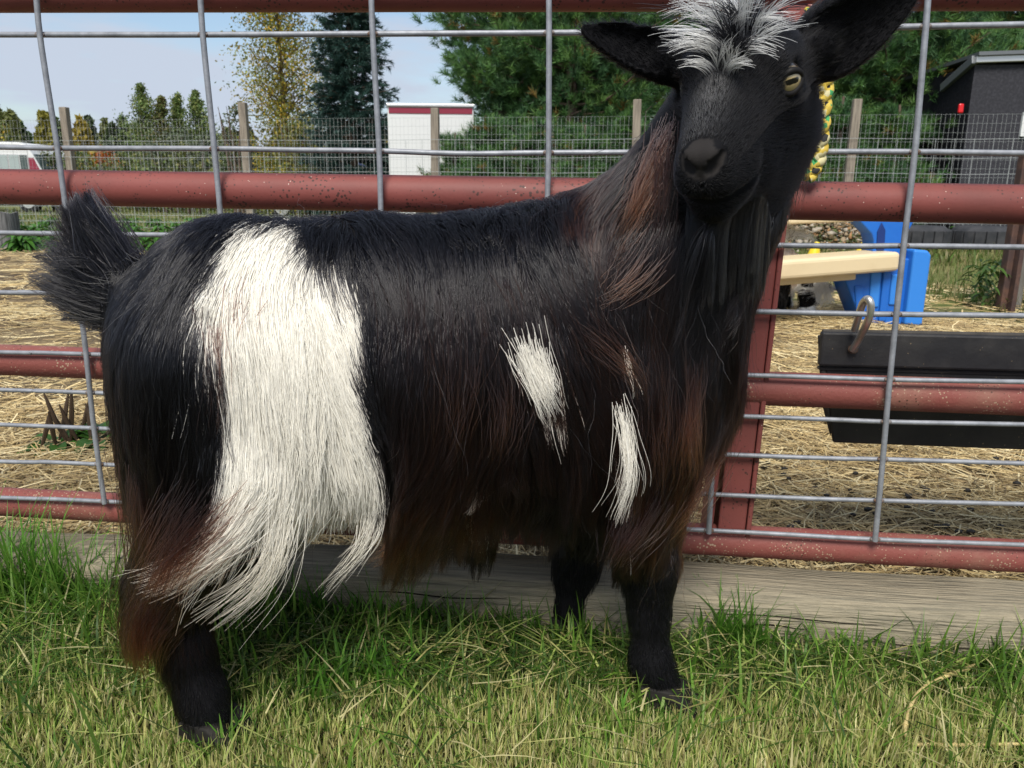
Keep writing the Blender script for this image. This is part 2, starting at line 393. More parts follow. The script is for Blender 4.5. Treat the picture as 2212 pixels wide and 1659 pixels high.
DRY = [(.52, .50, .20), (.60, .55, .29), (.42, .38, .15), (.44, .50, .16), (.34, .44, .11)]
if 'lawn' not in SKIP:
    Vs, Fs, Cs = [], [], []; off = 0
    def put(a):
        global off
        V, F, c = a; Vs.append(V); Fs.append(F + off); Cs.append(c); off += len(V)
    def scatter(n, y0=.42):
        X = rng.uniform(-1.05, 1.05, n); Y = rng.uniform(y0, 1.0, n); k = Y < timber_y(X) - .003; X, Y = X[k], Y[k]; return X, Y
    # upright mown stubble, drier towards the camera
    X, Y = scatter(140000); n = len(X)
    near = np.clip((.80 - Y + .05 * vnoise(X, Y, 14, 3)) / .12, 0, 1)
    dry = rng.random(n) < (.15 + .70 * near * np.clip(.75 + .7 * vnoise(X, Y, 11, 5), .15, 1))
    base = np.where(dry[:, None], pick(DRY, n), np.where((rng.random(n) < near * .7 + .2)[:, None], pick(GREEN, n), pick(DARKG, n)))
    tip = np.where((rng.random(n) < .35)[:, None], pick(DRY, n), base * 1.15)
    L_ = (.016 + .022 * rng.random(n)) * (.75 + .45 * vnoise(X, Y, 9, 1)).clip(.6, 1.3)
    put(blades(np.stack([X, Y, np.zeros(n)], -1), rng.uniform(0, 6.283, n), np.abs(rng.normal(.25, .3, n)), L_, .0013 + .0013 * rng.random(n), base, rng.normal(.3, .4, n), 3, tip))
    # lying clippings and thatch
    X, Y = scatter(34000); n = len(X); far = np.clip((Y - .70) / .12, .05, 1); k = rng.random(n) < far; X, Y = X[k], Y[k]; n = len(X)
    base = np.where((rng.random(n) < .26)[:, None], pick(DRY, n), np.where((rng.random(n) < .5)[:, None], pick(GREEN, n) * .8, pick(DARKG, n)))
    put(blades(np.stack([X, Y, .006 + .022 * rng.random(n)], -1), rng.uniform(0, 6.283, n), rng.normal(1.3, .25, n), .03 + .05 * rng.random(n), .0013 + .0014 * rng.random(n), base, rng.normal(.25, .3, n), 3))
    # longer grass: along the timber, and tufts
    X, Y = scatter(16000, .6); n = len(X); d = timber_y(X) - Y
    pr = np.exp(-d / .05) * (.3 + .5 * (vnoise(X, Y, 7, 8) > 0) + 1.0 * (X < -.28)); k = rng.random(n) < pr; X, Y = X[k], Y[k]; n = len(X)
    put(blades(np.stack([X, Y, np.zeros(n)], -1), rng.uniform(0, 6.283, n), np.abs(rng.normal(.2, .25, n)), (.04 + .05 * rng.random(n)) * np.where(X < -.25, 1.35, 1.0), .0022 + .002 * rng.random(n), pick(GREEN, n), np.abs(rng.normal(.6, .5, n)), 4))
    for (px, py, k, sp, h) in ((1520, 1290, 90, .035, .095), (1560, 1310, 40, .03, .06), (60, 1240, 130, .08, .15), (190, 1230, 120, .07, .13), (-20, 1220, 110, .09, .16), (120, 1250, 90, .09, .12), (260, 1240, 60, .06, .1), (1590, 1330, 50, .05, .07), (2150, 1350, 60, .08, .06), (800, 1470, 70, .05, .06), (690, 1500, 60, .04, .05),
                               (900, 1330, 120, .10, .075), (740, 1290, 110, .10, .08), (1090, 1300, 90, .10, .06), (620, 1300, 90, .10, .075), (330, 1260, 70, .08, .1), (2060, 1330, 40, .06, .05), (1400, 1560, 30, .05, .035), (260, 1330, 60, .07, .07), (1700, 1340, 30, .06, .045), (480, 1610, 40, .03, .04), (1430, 1535, 30, .025, .03)):
        g = G(px, py); X = g[0] + rng.normal(0, sp / 2, k); Y = np.minimum(g[1] + rng.normal(0, sp / 2.5, k), timber_y(X) - .004)
        put(blades(np.stack([X, Y, np.zeros(k)], -1), rng.uniform(0, 6.283, k), np.abs(rng.normal(.22, .2, k)), h * rng.uniform(.55, 1.15, k), rng.uniform(.0025, .0048, k), pick([(.075, .20, .022), (.10, .25, .03), (.13, .27, .04)], k), np.abs(rng.normal(.7, .5, k)), 5))
    # loose straw on the lawn
    X, Y = scatter(450); n = len(X)
    put(blades(np.stack([X, Y, .015 + .02 * rng.random(n)], -1), rng.uniform(0, 6.283, n), rng.normal(1.5, .12, n), .03 + .06 * rng.random(n), .0012 + .0012 * rng.random(n), pick(DRY, n), rng.normal(.0, .25, n), 3))
    lawn = link('lawn_grass', mesh_np('lawn_grass', np.concatenate(Vs), np.concatenate(Fs), True, np.concatenate(Cs)), M_grass)
    tag(lawn, 'mown green and straw coloured grass in front of the gate', 'grass', kind='stuff')
    # the two thick bent straw stalks at the right
    M_straw1 = mat('dry_stalk', (0.55, 0.43, 0.2), 0.5, 0.4, c2=(0.38, 0.3, 0.13), nscale=40)
    def stalk(name, pts, r, label):
        e = empty(name, G(*pts[0][:2]), label, 'straw'); P = bez([W(x, y, G(x, y0)[1]) for x, y, y0 in pts], 22)
        MB().tube(P, np.linspace(r, r * .8, 22), 7).build('stem', M_straw1, e, True, world=True)
        for s in (7, 15): MB().tube([P[s], P[s] + (P[s + 1] - P[s]) * .35], r * 1.25, 7).build('joint', M_straw1, e, True, world=True)
    stalk('straw_stalk', [(2108, 1437, 1470), (2040, 1462, 1500), (1985, 1495, 1535), (1962, 1540, 1580), (1955, 1580, 1610), (1966, 1606, 1622)], .0023, 'thick dry straw stalk bent like a hook on the grass')
    stalk('straw_stalk', [(1968, 1608, 1625), (2060, 1609, 1625), (2150, 1608, 1622), (2290, 1605, 1620)], .0020, 'straight golden straw stalk lying flat on the grass')

# ------------------------------------------------------------------ straw in the pen
STRAW = [(.50, .38, .18), (.58, .46, .24), (.40, .29, .13), (.34, .25, .12), (.62, .52, .30), (.28, .2, .1)]
if 'straw' not in SKIP:
    def sticks(X, Y, z, ln, wd, colr, tilt):
        n = len(X); a = rng.uniform(0, 6.283, n); d = np.stack([np.cos(a), np.sin(a), tilt], -1); bend = rng.normal(0, .18, n)
        sd = np.stack([-np.sin(a), np.cos(a), np.zeros(n)], -1); p0 = np.stack([X, Y, z], -1); V = []
        for t in (-.5, 0., .5):
            c = p0 + d * (ln * t)[:, None] + sd * (ln * bend * (4 * t * t))[:, None]
            c[:, 2] = np.maximum(c[:, 2], ground_z(c[:, 0], c[:, 1]) + .002)
            up = np.array([0, 0, .45]) * wd[:, None]
            V += [c - sd * wd[:, None] * .5 - up * 0, c + up, c + sd * wd[:, None] * .5]
        V = np.stack(V, 1); b = (np.arange(n) * 9)[:, None]
        F = np.concatenate([b + np.array(q) for q in ([0, 3, 4, 1], [1, 4, 5, 2], [3, 6, 7, 4], [4, 7, 8, 5])])
        return V.reshape(-1, 3), F, np.repeat(colr, 9, 0)
    Vs, Fs, Cs = [], [], []; off = 0
    for (n, y0, y1, l0, l1, w0, w1) in ((40000, .97, 1.9, .03, .14, .0014, .0032), (31000, 1.8, 3.6, .04, .18, .002, .0045), (16000, 3.4, 7.5, .06, .2, .004, .008)):
        Y = rng.uniform(y0, y1, n); X = rng.uniform(-1, 1, n) * (Y * .80 + .75)
        cover = np.clip(.78 + .55 * vnoise(X, Y, 2.6, 11) - .45 * np.exp(-((Y - 2.6) / .5) ** 2) * (X < 0), .08, 1)
        k = (rng.random(n) < cover) & (Y + .55 * X < 6.6) & (Y > GD + .05 - np.tan(GYAW) * X); X, Y = X[k], Y[k]; m_ = len(X)
        a = sticks(X, Y, ground_z(X, Y) + .004 + .022 * rng.random(m_) ** 2, rng.uniform(l0, l1, m_), rng.uniform(w0, w1, m_), pick(STRAW, m_, .2), rng.normal(0, .09, m_))
        Vs.append(a[0]); Fs.append(a[1] + off); Cs.append(a[2]); off += len(a[0])
    M_straw = leaf_mat('straw', .12, .55, .3)
    st = link('scattered_straw', mesh_np('scattered_straw', np.concatenate(Vs), np.concatenate(Fs), False, np.concatenate(Cs)), M_straw)
    tag(st, 'loose golden straw bedding scattered over the pen floor', 'straw', kind='stuff')
    # goat droppings near the gate
    bm = bmesh.new()
    for _ in range(60):
        y = rng.uniform(1.0, 1.5); x = rng.uniform(.3, .95) * (y * .75)
        q = bmesh.ops.create_icosphere(bm, subdivisions=1, radius=.0055 * rng.uniform(.8, 1.2))
        bmesh.ops.scale(bm, vec=(1.3, .9, .8), verts=q['verts']); bmesh.ops.translate(bm, vec=(x, y, .022), verts=q['verts'])
    me = bpy.data.meshes.new('droppings'); bm.to_mesh(me); bm.free()
    tag(link('droppings', me, mat('droppings', (.02, .017, .013), .6)), 'small dark droppings scattered on the straw behind the gate', 'droppings', kind='stuff')

# ------------------------------------------------------------------ signed distance bodies
class SDF:
    def __init__(s, lo, hi, h):
        s.lo = np.array(lo, float); s.h = h; s.n = np.ceil((np.array(hi) - s.lo) / h).astype(int) + 1
        s.d = np.full(s.n, 0.25, np.float32)
    def win(s, lo, hi):
        a = np.clip(np.floor((np.array(lo) - s.lo) / s.h).astype(int), 0, s.n - 1); b = np.clip(np.ceil((np.array(hi) - s.lo) / s.h).astype(int) + 1, 1, s.n)
        sl = tuple(slice(i, j) for i, j in zip(a, b))
        ax = [(s.lo[k] + s.h * np.arange(a[k], b[k])).astype(np.float32) for k in range(3)]
        return sl, np.stack(np.meshgrid(*ax, indexing='ij'), -1)
    def blend(s, sl, d, k):
        o = s.d[sl]; h = np.clip(.5 + .5 * (o - d) / k, 0, 1); s.d[sl] = o * (1 - h) + d * h - k * h * (1 - h)
    def carve(s, sl, d, k):
        o = s.d[sl]; h = np.clip(.5 - .5 * (o + d) / k, 0, 1); s.d[sl] = o * (1 - h) - d * h + k * h * (1 - h)
    def cone(s, a, b, ra, rb, k=.02, carve=False, marg=.045):
        a = np.array(a, np.float32); b = np.array(b, np.float32); R = max(ra, rb) + marg
        sl, P = s.win(np.minimum(a, b) - R, np.maximum(a, b) + R); ba = b - a
        t = np.clip(((P - a) @ ba) / max(float(ba @ ba), 1e-9), 0, 1)
        d = np.linalg.norm(P - a - t[..., None] * ba, axis=-1) - (ra + (rb - ra) * t)
        (s.carve if carve else s.blend)(sl, d, k)
    def ball(s, c, r, k=.02, carve=False): s.cone(c, np.array(c) + 1e-4, r, r, k, carve)
    def chain(s, pts, k=.02):
        for (a, ra), (b, rb) in zip(pts[:-1], pts[1:]): s.cone(a, b, ra, rb, k)
    def ell(s, c, R, rad, k=.01, cut=None, taper=0.0):
        "ellipsoid, axes are the columns of R; cut = (shift along third axis, scale) hollows it to a cup"
        c = np.array(c, np.float32); m = max(rad) + .03; sl, P = s.win(c - m, c + m); q = (P - c) @ np.array(R, np.float32)
        if taper: q[..., 1] /= 1 - taper * np.clip(q[..., 0] / rad[0], -1, 1)
        def ed(q, rad):
            rad = np.array(rad, np.float32); k0 = np.linalg.norm(q / rad, axis=-1); k1 = np.linalg.norm(q / rad ** 2, axis=-1); return k0 * (k0 - 1) / np.maximum(k1, 1e-6)
        d = ed(q, rad)
        if cut: d = np.maximum(d, -ed(q - np.array([0.004, 0, cut[0]], np.float32), np.array(rad) * np.array(cut[1])))
        s.blend(sl, d, k)
    def at(s, P):
        q = (np.asarray(P) - s.lo) / s.h; i = np.clip(np.floor(q).astype(int), 0, s.n - 2); f = np.clip(q - i, 0, 1); o = 0
        for dx in (0, 1):
            for dy in (0, 1):
                for dz in (0, 1):
                    w = (f[:, 0] if dx else 1 - f[:, 0]) * (f[:, 1] if dy else 1 - f[:, 1]) * (f[:, 2] if dz else 1 - f[:, 2])
                    o = o + w * s.d[i[:, 0] + dx, i[:, 1] + dy, i[:, 2] + dz]
        return o
    def grad(s, P):
        e = s.h; g = [s.at(P + e * np.eye(3)[k]) - s.at(P - e * np.eye(3)[k]) for k in range(3)]; return unit(np.stack(g, -1))
    def nets(s):
        "surface nets"
        d = s.d; ins = d < 0; nx, ny, nz = s.n
        cnt = sum(ins[a:nx - 1 + a, b:ny - 1 + b, c:nz - 1 + c].astype(np.int8) for a in (0, 1) for b in (0, 1) for c in (0, 1))
        act = (cnt > 0) & (cnt < 8); I = np.argwhere(act); idx = -np.ones(act.shape, np.int32); idx[act] = np.arange(len(I))
        acc = np.zeros((len(I), 3)); num = np.zeros(len(I)); cor = [(a, b, c) for a in (0, 1) for b in (0, 1) for c in (0, 1)]
        for p in cor:
            for k in range(3):
                if p[k] == 1: continue
                q = list(p); q[k] = 1
                v0 = d[I[:, 0] + p[0], I[:, 1] + p[1], I[:, 2] + p[2]]; v1 = d[I[:, 0] + q[0], I[:, 1] + q[1], I[:, 2] + q[2]]
                m = (v0 < 0) != (v1 < 0); t = np.where(m, v0 / np.where(m, v0 - v1, 1), 0)
                pos = np.tile(np.array(p, float), (len(I), 1)); pos[:, k] = t; acc[m] += pos[m]; num[m] += 1
        V = s.lo + s.h * (I + acc / num[:, None]); Q = []
        for k in range(3):
            sl0 = [slice(None)] * 3; sl1 = [slice(None)] * 3; sl0[k] = slice(0, -1); sl1[k] = slice(1, None)
            ch = ins[tuple(sl0)] != ins[tuple(sl1)]; E = np.argwhere(ch); u, v = [x for x in range(3) if x != k]
            ok = (E[:, u] > 0) & (E[:, v] > 0) & (E[:, u] < s.n[u] - 1) & (E[:, v] < s.n[v] - 1); E = E[ok]
            inside = ins[E[:, 0], E[:, 1], E[:, 2]]
            def cell(du, dv):
                c = E.copy(); c[:, u] -= du; c[:, v] -= dv; return idx[c[:, 0], c[:, 1], c[:, 2]]
            q = np.stack([cell(1, 1), cell(0, 1), cell(0, 0), cell(1, 0)], -1)
            flip = inside if k != 1 else ~inside
            q[~flip] = q[~flip][:, ::-1]; Q.append(q)
        return V, np.concatenate(Q)
def tri_sample(V, Q, n, wfun=None):
    "n random points on quads, with their weights taken from wfun(centres)"
    T = np.concatenate([Q[:, [0, 1, 2]], Q[:, [0, 2, 3]]]); A = .5 * np.linalg.norm(np.cross(V[T[:, 1]] - V[T[:, 0]], V[T[:, 2]] - V[T[:, 0]]), axis=1)
    if wfun is not None: A = A * wfun(V[T].mean(1))
    t = T[rng.choice(len(T), n, p=A / A.sum())]; a, b = rng.random(n), rng.random(n); f = a + b > 1; a[f], b[f] = 1 - a[f], 1 - b[f]
    return V[t[:, 0]] + a[:, None] * (V[t[:, 1]] - V[t[:, 0]]) + b[:, None] * (V[t[:, 2]] - V[t[:, 0]])
def inpoly(P, poly):
    x, y = P[:, 0], P[:, 1]; c = np.zeros(len(P), bool); n = len(poly)
    for i in range(n):
        x1, y1 = poly[i]; x2, y2 = poly[(i + 1) % n]
        if y1 == y2: continue
        c ^= ((y1 > y) != (y2 > y)) & (x < (x2 - x1) * (y - y1) / (y2 - y1) + x1)
    return c
def curves_obj(name, P, rad, col, m, parent):
    "P (n,k,3) strands, rad (k,) or (n,k), col (n,k,3)"
    n, k, _ = P.shape; hc = bpy.data.hair_curves.new(name); hc.add_curves([k] * n)
    hc.attributes['position'].data.foreach_set('vector', P.astype(np.float32).ravel())
    a = hc.attributes.get('radius') or hc.attributes.new('radius', 'FLOAT', 'POINT'); a.data.foreach_set('value', np.broadcast_to(rad, (n, k)).astype(np.float32).ravel())
    c = hc.attributes.new('col', 'FLOAT_COLOR', 'POINT'); q = np.ones((n, k, 4), np.float32); q[..., :3] = col; c.data.foreach_set('color', q.ravel())
    hc.materials.append(m); o = bpy.data.objects.new(name, hc); C.objects.link(o)
    if parent is not None:
        o.parent = parent; o.matrix_parent_inverse = (Matrix.Translation(parent.location) @ parent.rotation_euler.to_matrix().to_4x4()).inverted()
    return o
def grow(sdf, P, Nn, length, comb, K=12, lift=.3, turn=.35, grav=.0, layer=.004, jit=.06, off0=.0012):
    "march strands over the body: comb(p) gives the lie of the coat"
    n = len(P); step = (length / (K - 1))[:, None]; c0 = comb(P)
    lift = np.broadcast_to(lift, (n,))[:, None]
    tang = c0 - Nn * (c0 * Nn).sum(1, keepdims=True); d = unit(Nn * lift + unit(tang) * (1 - lift) + jit * rng.standard_normal((n, 3)))
    lay = layer * rng.random(n); out = [P]; wob = rng.standard_normal((n, 3)) * jit; p = P
    for i in range(1, K):
        t = i / (K - 1); c = comb(p); tg = unit(c + np.array([0, 0, -grav]) * t + wob)
        d = unit(d * (1 - turn) + tg * turn); p = p + d * step
        s = sdf.at(p); need = off0 + lay * min(1, 3 * t) - s; m = need > 0
        if m.any():
            g = sdf.grad(p[m]); p = p.copy(); p[m] += g * need[m][:, None]
        out.append(p)
    return np.stack(out, 1)
def clump(S, every=35, amount=.75, power=1.3, jitter=.0):
    n = len(S); g = rng.choice(n, max(1, n // every), replace=False); kd = kdtree.KDTree(len(g))
    for i, k in enumerate(g): kd.insert(S[k, 0], i)
    kd.balance(); own = np.array([kd.find(S[i, 0])[1] for i in range(n)]); T = S[g[own]]
    am = np.clip(amount + .2 * rng.standard_normal(n), 0, 1)[:, None, None]
    t = (np.linspace(0, 1, S.shape[1]) ** power)[None, :, None]
    return S + (T - S) * am * t, own

# ------------------------------------------------------------------ the black goat
def Yc(x): return .755 + (x - 400) / 1100 * .045
if 'goat' not in SKIP:
    GH = .0025
    sd = SDF((-.50, .50, -.03), (.50, .96, .80), GH)
    T_ = lambda x, y, dy=0.0: W(x, y, Yc(x) + dy)
    # trunk
    sd.chain([(T_(445, 735), .078), (T_(520, 692), .089), (T_(800, 690), .092), (T_(1050, 690), .095), (T_(1230, 665), .096), (T_(1330, 625), .088)], .04)
    sd.chain([(T_(500, 800), .085), (T_(700, 812), .100), (T_(950, 822), .106), (T_(1200, 805), .105), (T_(1350, 790), .082)], .05)
    sd.cone(T_(1330, 640), T_(1370, 790), .085, .074, .05)
    # neck
    sd.chain([(W(1390, 680, .79), .088), (W(1455, 520, .765), .068), (W(1545, 350, .748), .057), (W(1598, 210, .735), .050)], .04)
    sd.cone(W(1440, 560, .765), W(1385, 790, .78), .064, .070, .05)
    # near hind leg, far hind leg
    sd.chain([(W(468, 800, .71), .076), (W(535, 1020, .695), .058), (W(365, 1268, .688), .0285), (W(405, 1410, .680), .0180), (W(438, 1510, .673), .0168), (W(456, 1560, .668), .0180)], .03); sd.cone(W(425, 900, .71), W(405, 1150, .695), .058, .034, .03)
    sd.chain([(W(475, 830, .80), .076), (W(520, 980, .81), .055), (W(385, 1170, .815), .028), (W(420, 1320, .815), .020), (W(440, 1405, .81), .019)], .03)
    # near fore leg, far fore leg
    sd.chain([(W(1370, 860, .745), .070), (W(1385, 1030, .738), .038), (W(1402, 1240, .735), .0205), (W(1403, 1330, .735), .0138), (W(1406, 1430, .733), .0155), (W(1430, 1478, .729), .0168)], .03)
    sd.chain([(W(1330, 880, .84), .065), (W(1280, 1050, .86), .042), (W(1245, 1225, .868), .0215), (W(1228, 1305, .868), .0170), (W(1230, 1345, .866), .0175)], .03)
    # tail stub and sheath
    sd.chain([(W(335, 670, .765), .030), (W(290, 615, .765), .020), (W(265, 560, .765), .010)], .02)
    sd.cone(W(1010, 1040, .79), W(1035, 1130, .79), .035, .016, .03)
    # head frame
    HO = W(1594, 172, .688); HN = W(1511, 312, .600); HF = unit(HN - HO)
    HU = np.array([0, 0, 1.0]); HU = unit(HU - HF * (HU @ HF)); HL = np.cross(HU, HF)
    H = lambda f, u, l=0.0: HO + HF * f + HU * u + HL * l
    HR = np.stack([HF, HL, HU], 1)
    flen = float(np.linalg.norm(HN - HO))
    sd.cone(H(-.042, -.016), H(.005, -.010), .047, .041, .02)
    sd.cone(H(.005, -.010), H(.045, -.014), .039, .027, .02); sd.cone(H(.045, -.014), H(flen - .035, -.018), .027, .0225, .02)
    sd.cone(H(flen - .05, -.025), H(flen - .018, -.024), .024, .0195, .02)
    for s in (-1, 1):
        sd.cone(H(-.02, .012, .026 * s), H(.008, .012, .032 * s), .017, .013, .015)                # brow
        sd.cone(H(-.026, -.055, .015 * s), H(.035, -.056, .012 * s), .034, .025, .025)             # cheek and jaw
        sd.cone(H(flen - .036, -.040, .013 * s), H(flen - .010, -.034, .009 * s), .0205, .0150, .012)   # upper lip
        sd.ball(H(flen - .004, -.0125, .0080 * s), .0092, .007)                                      # nostril wing
        sd.ball(H(.002, -.018, .040 * s), .012, .012)
    sd.cone(H(.02, -.068), H(flen - .034, -.060), .030, .0185, .02)                                  # lower jaw
    sd.ball(H(flen - .022, -.0605), .0165, .010)
    sd.cone(H(-.03, -.06), W(1535, 420, .750), .042, .055, .04)
    # nostrils, mouth, eye sockets
    for s in (-1, 1):
        pts = [H(flen + .0030, -.0200, .0066 * s), H(flen + .0015, -.0155, .0108 * s), H(flen - .005, -.0105, .0155 * s)]
        sd.cone(pts[0], pts[1], .0034, .0050, .0010, True); sd.cone(pts[1], pts[2], .0050, .0038, .0010, True)
        mp_ = [H(flen + .0035, -.0470, 0.0), H(flen - .001, -.0480, .012 * s), H(flen - .014, -.0485, .024 * s), H(flen - .034, -.045, .033 * s), H(flen - .05, -.040, .038 * s)]
        for a, b in zip(mp_[:-1], mp_[1:]): sd.cone(a, b, .0034, .0030, .003, True)
        sd.ball(H(.006, .000, .0465 * s), .0145, .004, True)
    sd.cone(H(flen + .0055, -.018), H(flen + .0035, -.042), .0014, .0012, .002, True)
    # ears
    def ear(base, tip, wid, face):
        a = unit(tip - base); n = unit(face - a * (face @ a)); w = np.cross(n, a); ln = np.linalg.norm(tip - base)
        sd.ell((base + tip) / 2 + a * .002, np.stack([a, w, n], 1), (ln / 2 * 1.08, wid / 2, .015), .006, (.0075, (.97, .86, .8)), .42)
        sd.cone(base - a * .022, base + a * .022, .019, .015, .012)
    ear(W(1500, 148, .722), W(1268, 66, .712), .040, np.array([-.15, -1, .25]))
    ear(W(1716, 140, .712), W(1975, -25, .690), .060, np.array([.25, -1, -.05]))
    gV, gQ = sd.nets()
    pxv = PX(np.stack([gV[:, 0], np.full(len(gV), 0), gV[:, 2]], -1) * np.array([1, 0, 1]) + np.stack([np.zeros(len(gV)), gV[:, 1], np.zeros(len(gV))], -1))
    goat = empty('goat', (0, .79, 0), 'long-haired black goat with cream white flank patch and grey forelock', 'goat')
    # coat pattern
    PATCH = [(515, 510), (560, 490), (650, 492), (665, 540), (690, 575), (745, 575), (770, 640), (768, 700), (745, 780), (765, 870), (790, 950), (815, 1010), (800, 1060), (700, 1060), (640, 1090), (560, 1110), (490, 1085), (478, 980), (482, 860), (476, 770), (462, 700), (448, 640), (452, 600), (485, 575)]
    STREAKS = [([(1104, 715), (1148, 720), (1208, 790), (1205, 830), (1165, 830), (1122, 780)], .05), ([(1324, 845), (1338, 850), (1376, 925), (1372, 965), (1334, 935)], .08), ([(1035, 1050), (1072, 1050), (1060, 1085), (1030, 1085)], .05), ([(1345, 742), (1356, 742), (1376, 800), (1368, 806)], .05), ([(1380, 1030), (1350, 1000), (1345, 1050)], .09)]
    def whiteness(P):
        q = PX(P) + 7 * rng.standard_normal((len(P), 2)); near = P[:, 1] < .80
        w = inpoly(q, PATCH) & near; ln = np.zeros(len(P))
        for poly, l_ in STREAKS:
            m = inpoly(q, poly) & near & ~w & (rng.random(len(P)) < .93); w |= m; ln[m] = l_
        return w, ln
    wv, _ = whiteness(gV)
    hl = (gV - HO) @ HR
    col = np.where(wv[:, None], np.array([.84, .80, .70]), np.array([.006, .006, .007]))
    pad = (hl[:, 0] > flen - .012) & ((hl[:, 1] / .0165) ** 2 + ((hl[:, 2] + .0135) / .0125) ** 2 < 1)
    col[pad] = (.022, .020, .0195)
    body_me = mesh_np('body', gV, gQ, True, col)
    M_skin = mat('goat_skin', (0, 0, 0), 0.8, 0.08, attr=True, bump=.35, bscale=420, bdist=.0008)
    link('body', body_me, M_skin, goat, True)

    # lie of the coat: x, y, dx, dy, length, rust tips, brown
    TAB = np.array([
        (300, 640, -.10, 1, .10, .0, .0), (290, 820, .05, 1, .12, .1, .0), (300, 960, .05, 1, .13, .3, .05), (310, 1100, .05, 1, .12, .5, .1), (380, 720, .0, 1, .10, 0, 0), (400, 900, .02, 1, .13, .05, 0), (400, 1080, 0, 1, .12, .3, 0),
        (440, 560, -.3, 1, .075, 0, 0), (560, 520, -.22, 1, .055, 0, 0), (660, 500, -.1, 1, .05, 0, 0), (760, 500, .1, 1, .065, 0, 0), (900, 500, .25, .9, .075, 0, 0), (1020, 500, .35, .9, .07, 0, 0),
        (600, 700, 0, 1, .05, 0, 0), (650, 900, .08, 1, .055, 0, 0), (740, 680, .3, 1, .04, 0, 0), (750, 850, .35, 1, .05, 0, 0), (800, 960, .35, 1, .055, 0, 0), (480, 900, -.03, 1, .07, 0, 0),
        (540, 1000, -.1, 1, .045, 0, 0), (640, 1020, -.2, 1, .045, 0, 0), (730, 1000, .1, 1, .045, 0, 0), (790, 1040, .0, 1, .04, 0, 0), (540, 1130, -.4, 1, .07, .1, 0), (650, 1130, -.4, 1, .06, .1, 0), (760, 1110, -.4, 1, .06, .1, 0), (480, 1110, -.6, 1, .13, .5, .1),
        (880, 700, .0, 1, .10, .05, .2), (950, 850, -.02, 1, .11, .2, .45), (950, 980, -.25, 1, .10, .5, .45), (920, 1060, -.6, .9, .11, .7, .35), (1050, 1040, -.45, 1, .085, .55, .2), (1150, 1050, -.05, 1, .07, .1, .05),
        (1150, 500, .25, 1, .06, 0, 0), (1080, 700, .15, 1, .09, .25, .12), (1060, 850, .0, 1, .10, .25, .15), (1230, 560, .25, 1, .07, .05, 0), (1250, 680, .4, 1, .08, .3, .1), (1320, 760, .4, 1, .09, .45, .2), (1200, 900, .3, 1, .09, .1, .05), (1220, 1010, .05, 1, .075, .05, 0),
        (1340, 950, .12, 1, .12, .15, .05), (1400, 800, .1, 1, .12, .4, .2), (1500, 850, 0, 1, .13, .6, .2), (1540, 700, -.14, 1, .11, .05, 0), (1580, 850, -.16, 1, .10, .3, .05), (1460, 1000, -.25, 1, .11, .8, .2), (1560, 960, -.2, 1, .11, .9, .25),
        (1340, 500, -.15, 1, .07, .2, .1), (1390, 430, -.45, 1, .11, .5, .08), (1430, 350, -.45, 1, .12, .4, .05), (1470, 300, -.4, 1, .13, .3, .05), (1440, 520, -.35, 1, .12, .45, .15), (1510, 520, -.05, 1, .14, .05, 0), (1590, 500, -.24, 1, .10, 0, 0), (1660, 400, -.32, 1, .07, .1, 0), (1640, 480, -.32, 1, .08, .05, 0), (1560, 420, -.15, 1, .11, 0, 0),
        (400, 1190, -.45, 1, .09, .4, .05), (340, 1280, -.2, 1, .07, .6, .1), (480, 1200, -.6, .8, .05, .15, .0), (580, 1130, -.6, .8, .05, .05, 0), (430, 1290, -.5, .9, .05, .2, 0), (380, 1380, .0, 1, .035, .4, .05), (430, 1440, .2, 1, .022, .05, 0), (470, 1540, .15, 1, .012, 0, 0), (500, 1330, .0, 1, .035, .1, 0),
        (1390, 1110, -.25, 1, .08, .2, .05), (1400, 1200, -.1, 1, .03, 0, 0), (1400, 1280, .0, 1, .014, 0, 0), (1410, 1380, .05, 1, .010, 0, 0), (1430, 1490, .3, 1, .010, 0, 0), (1270, 1080, 0, 1, .045, 0, 0), (1240, 1200, -.05, 1, .018, 0, 0), (1225, 1320, 0, 1, .010, 0, 0), (1030, 1120, .1, 1, .045, 0, 0)], float)
    def field(P, pw=1.6):
        q = PX(P); o = np.empty((len(P), 5))
        for s in range(0, len(P), 20000):
            d2 = ((q[s:s + 20000, None, :] - TAB[None, :, :2]) ** 2).sum(-1); w = 1 / (d2 + 30 ** 2) ** pw; w /= w.sum(1, keepdims=True); o[s:s + 20000] = w @ TAB[:, 2:]
        return o
    def comb(P):
        f = field(P); q = P * np.array([9, 9, 9]); sw = .10 * np.sin(q[:, 0] * 3.1 + 1.3 * np.sin(q[:, 2] * 2.3)) + .06 * np.sin(q[:, 0] * 9.7 + q[:, 2] * 2)
        return unit(np.stack([f[:, 0] + sw, np.zeros(len(P)), -f[:, 1]], -1))
    def head_w(P):
        h = (P - HO) @ HR; q = PX(P)
        m = (h[:, 0] > -.062) & (h[:, 2] > -.112) & (np.abs(h[:, 1]) < .085) & (q[:, 1] < 478)
        ears_ = ((P - W(1478, 142, .728)) @ unit(W(1278, 58, .715) - W(1478, 142, .728)) > .008) & (q[:, 0] < 1475) & (q[:, 1] < 200)
        ears_ |= (q[:, 0] > 1752) & (q[:, 1] < 215)
        return m & ~ears_, ears_
    BLACK = np.array([.0030, .0030, .0042]); BRN = np.array([.026, .010, .0085]); RUST = np.array([.15, .045, .016]); CREAM = np.array([.90, .865, .77])
    M_hair = hair_mat('goat_hair', .19, .35, .05, ior=1.44); M_short = hair_mat('short_hair', .32, .45, .2, ior=1.36); M_white = hair_mat('white_goat_hair', .4, .6, .65)
    # --- long coat
    NL = 150000
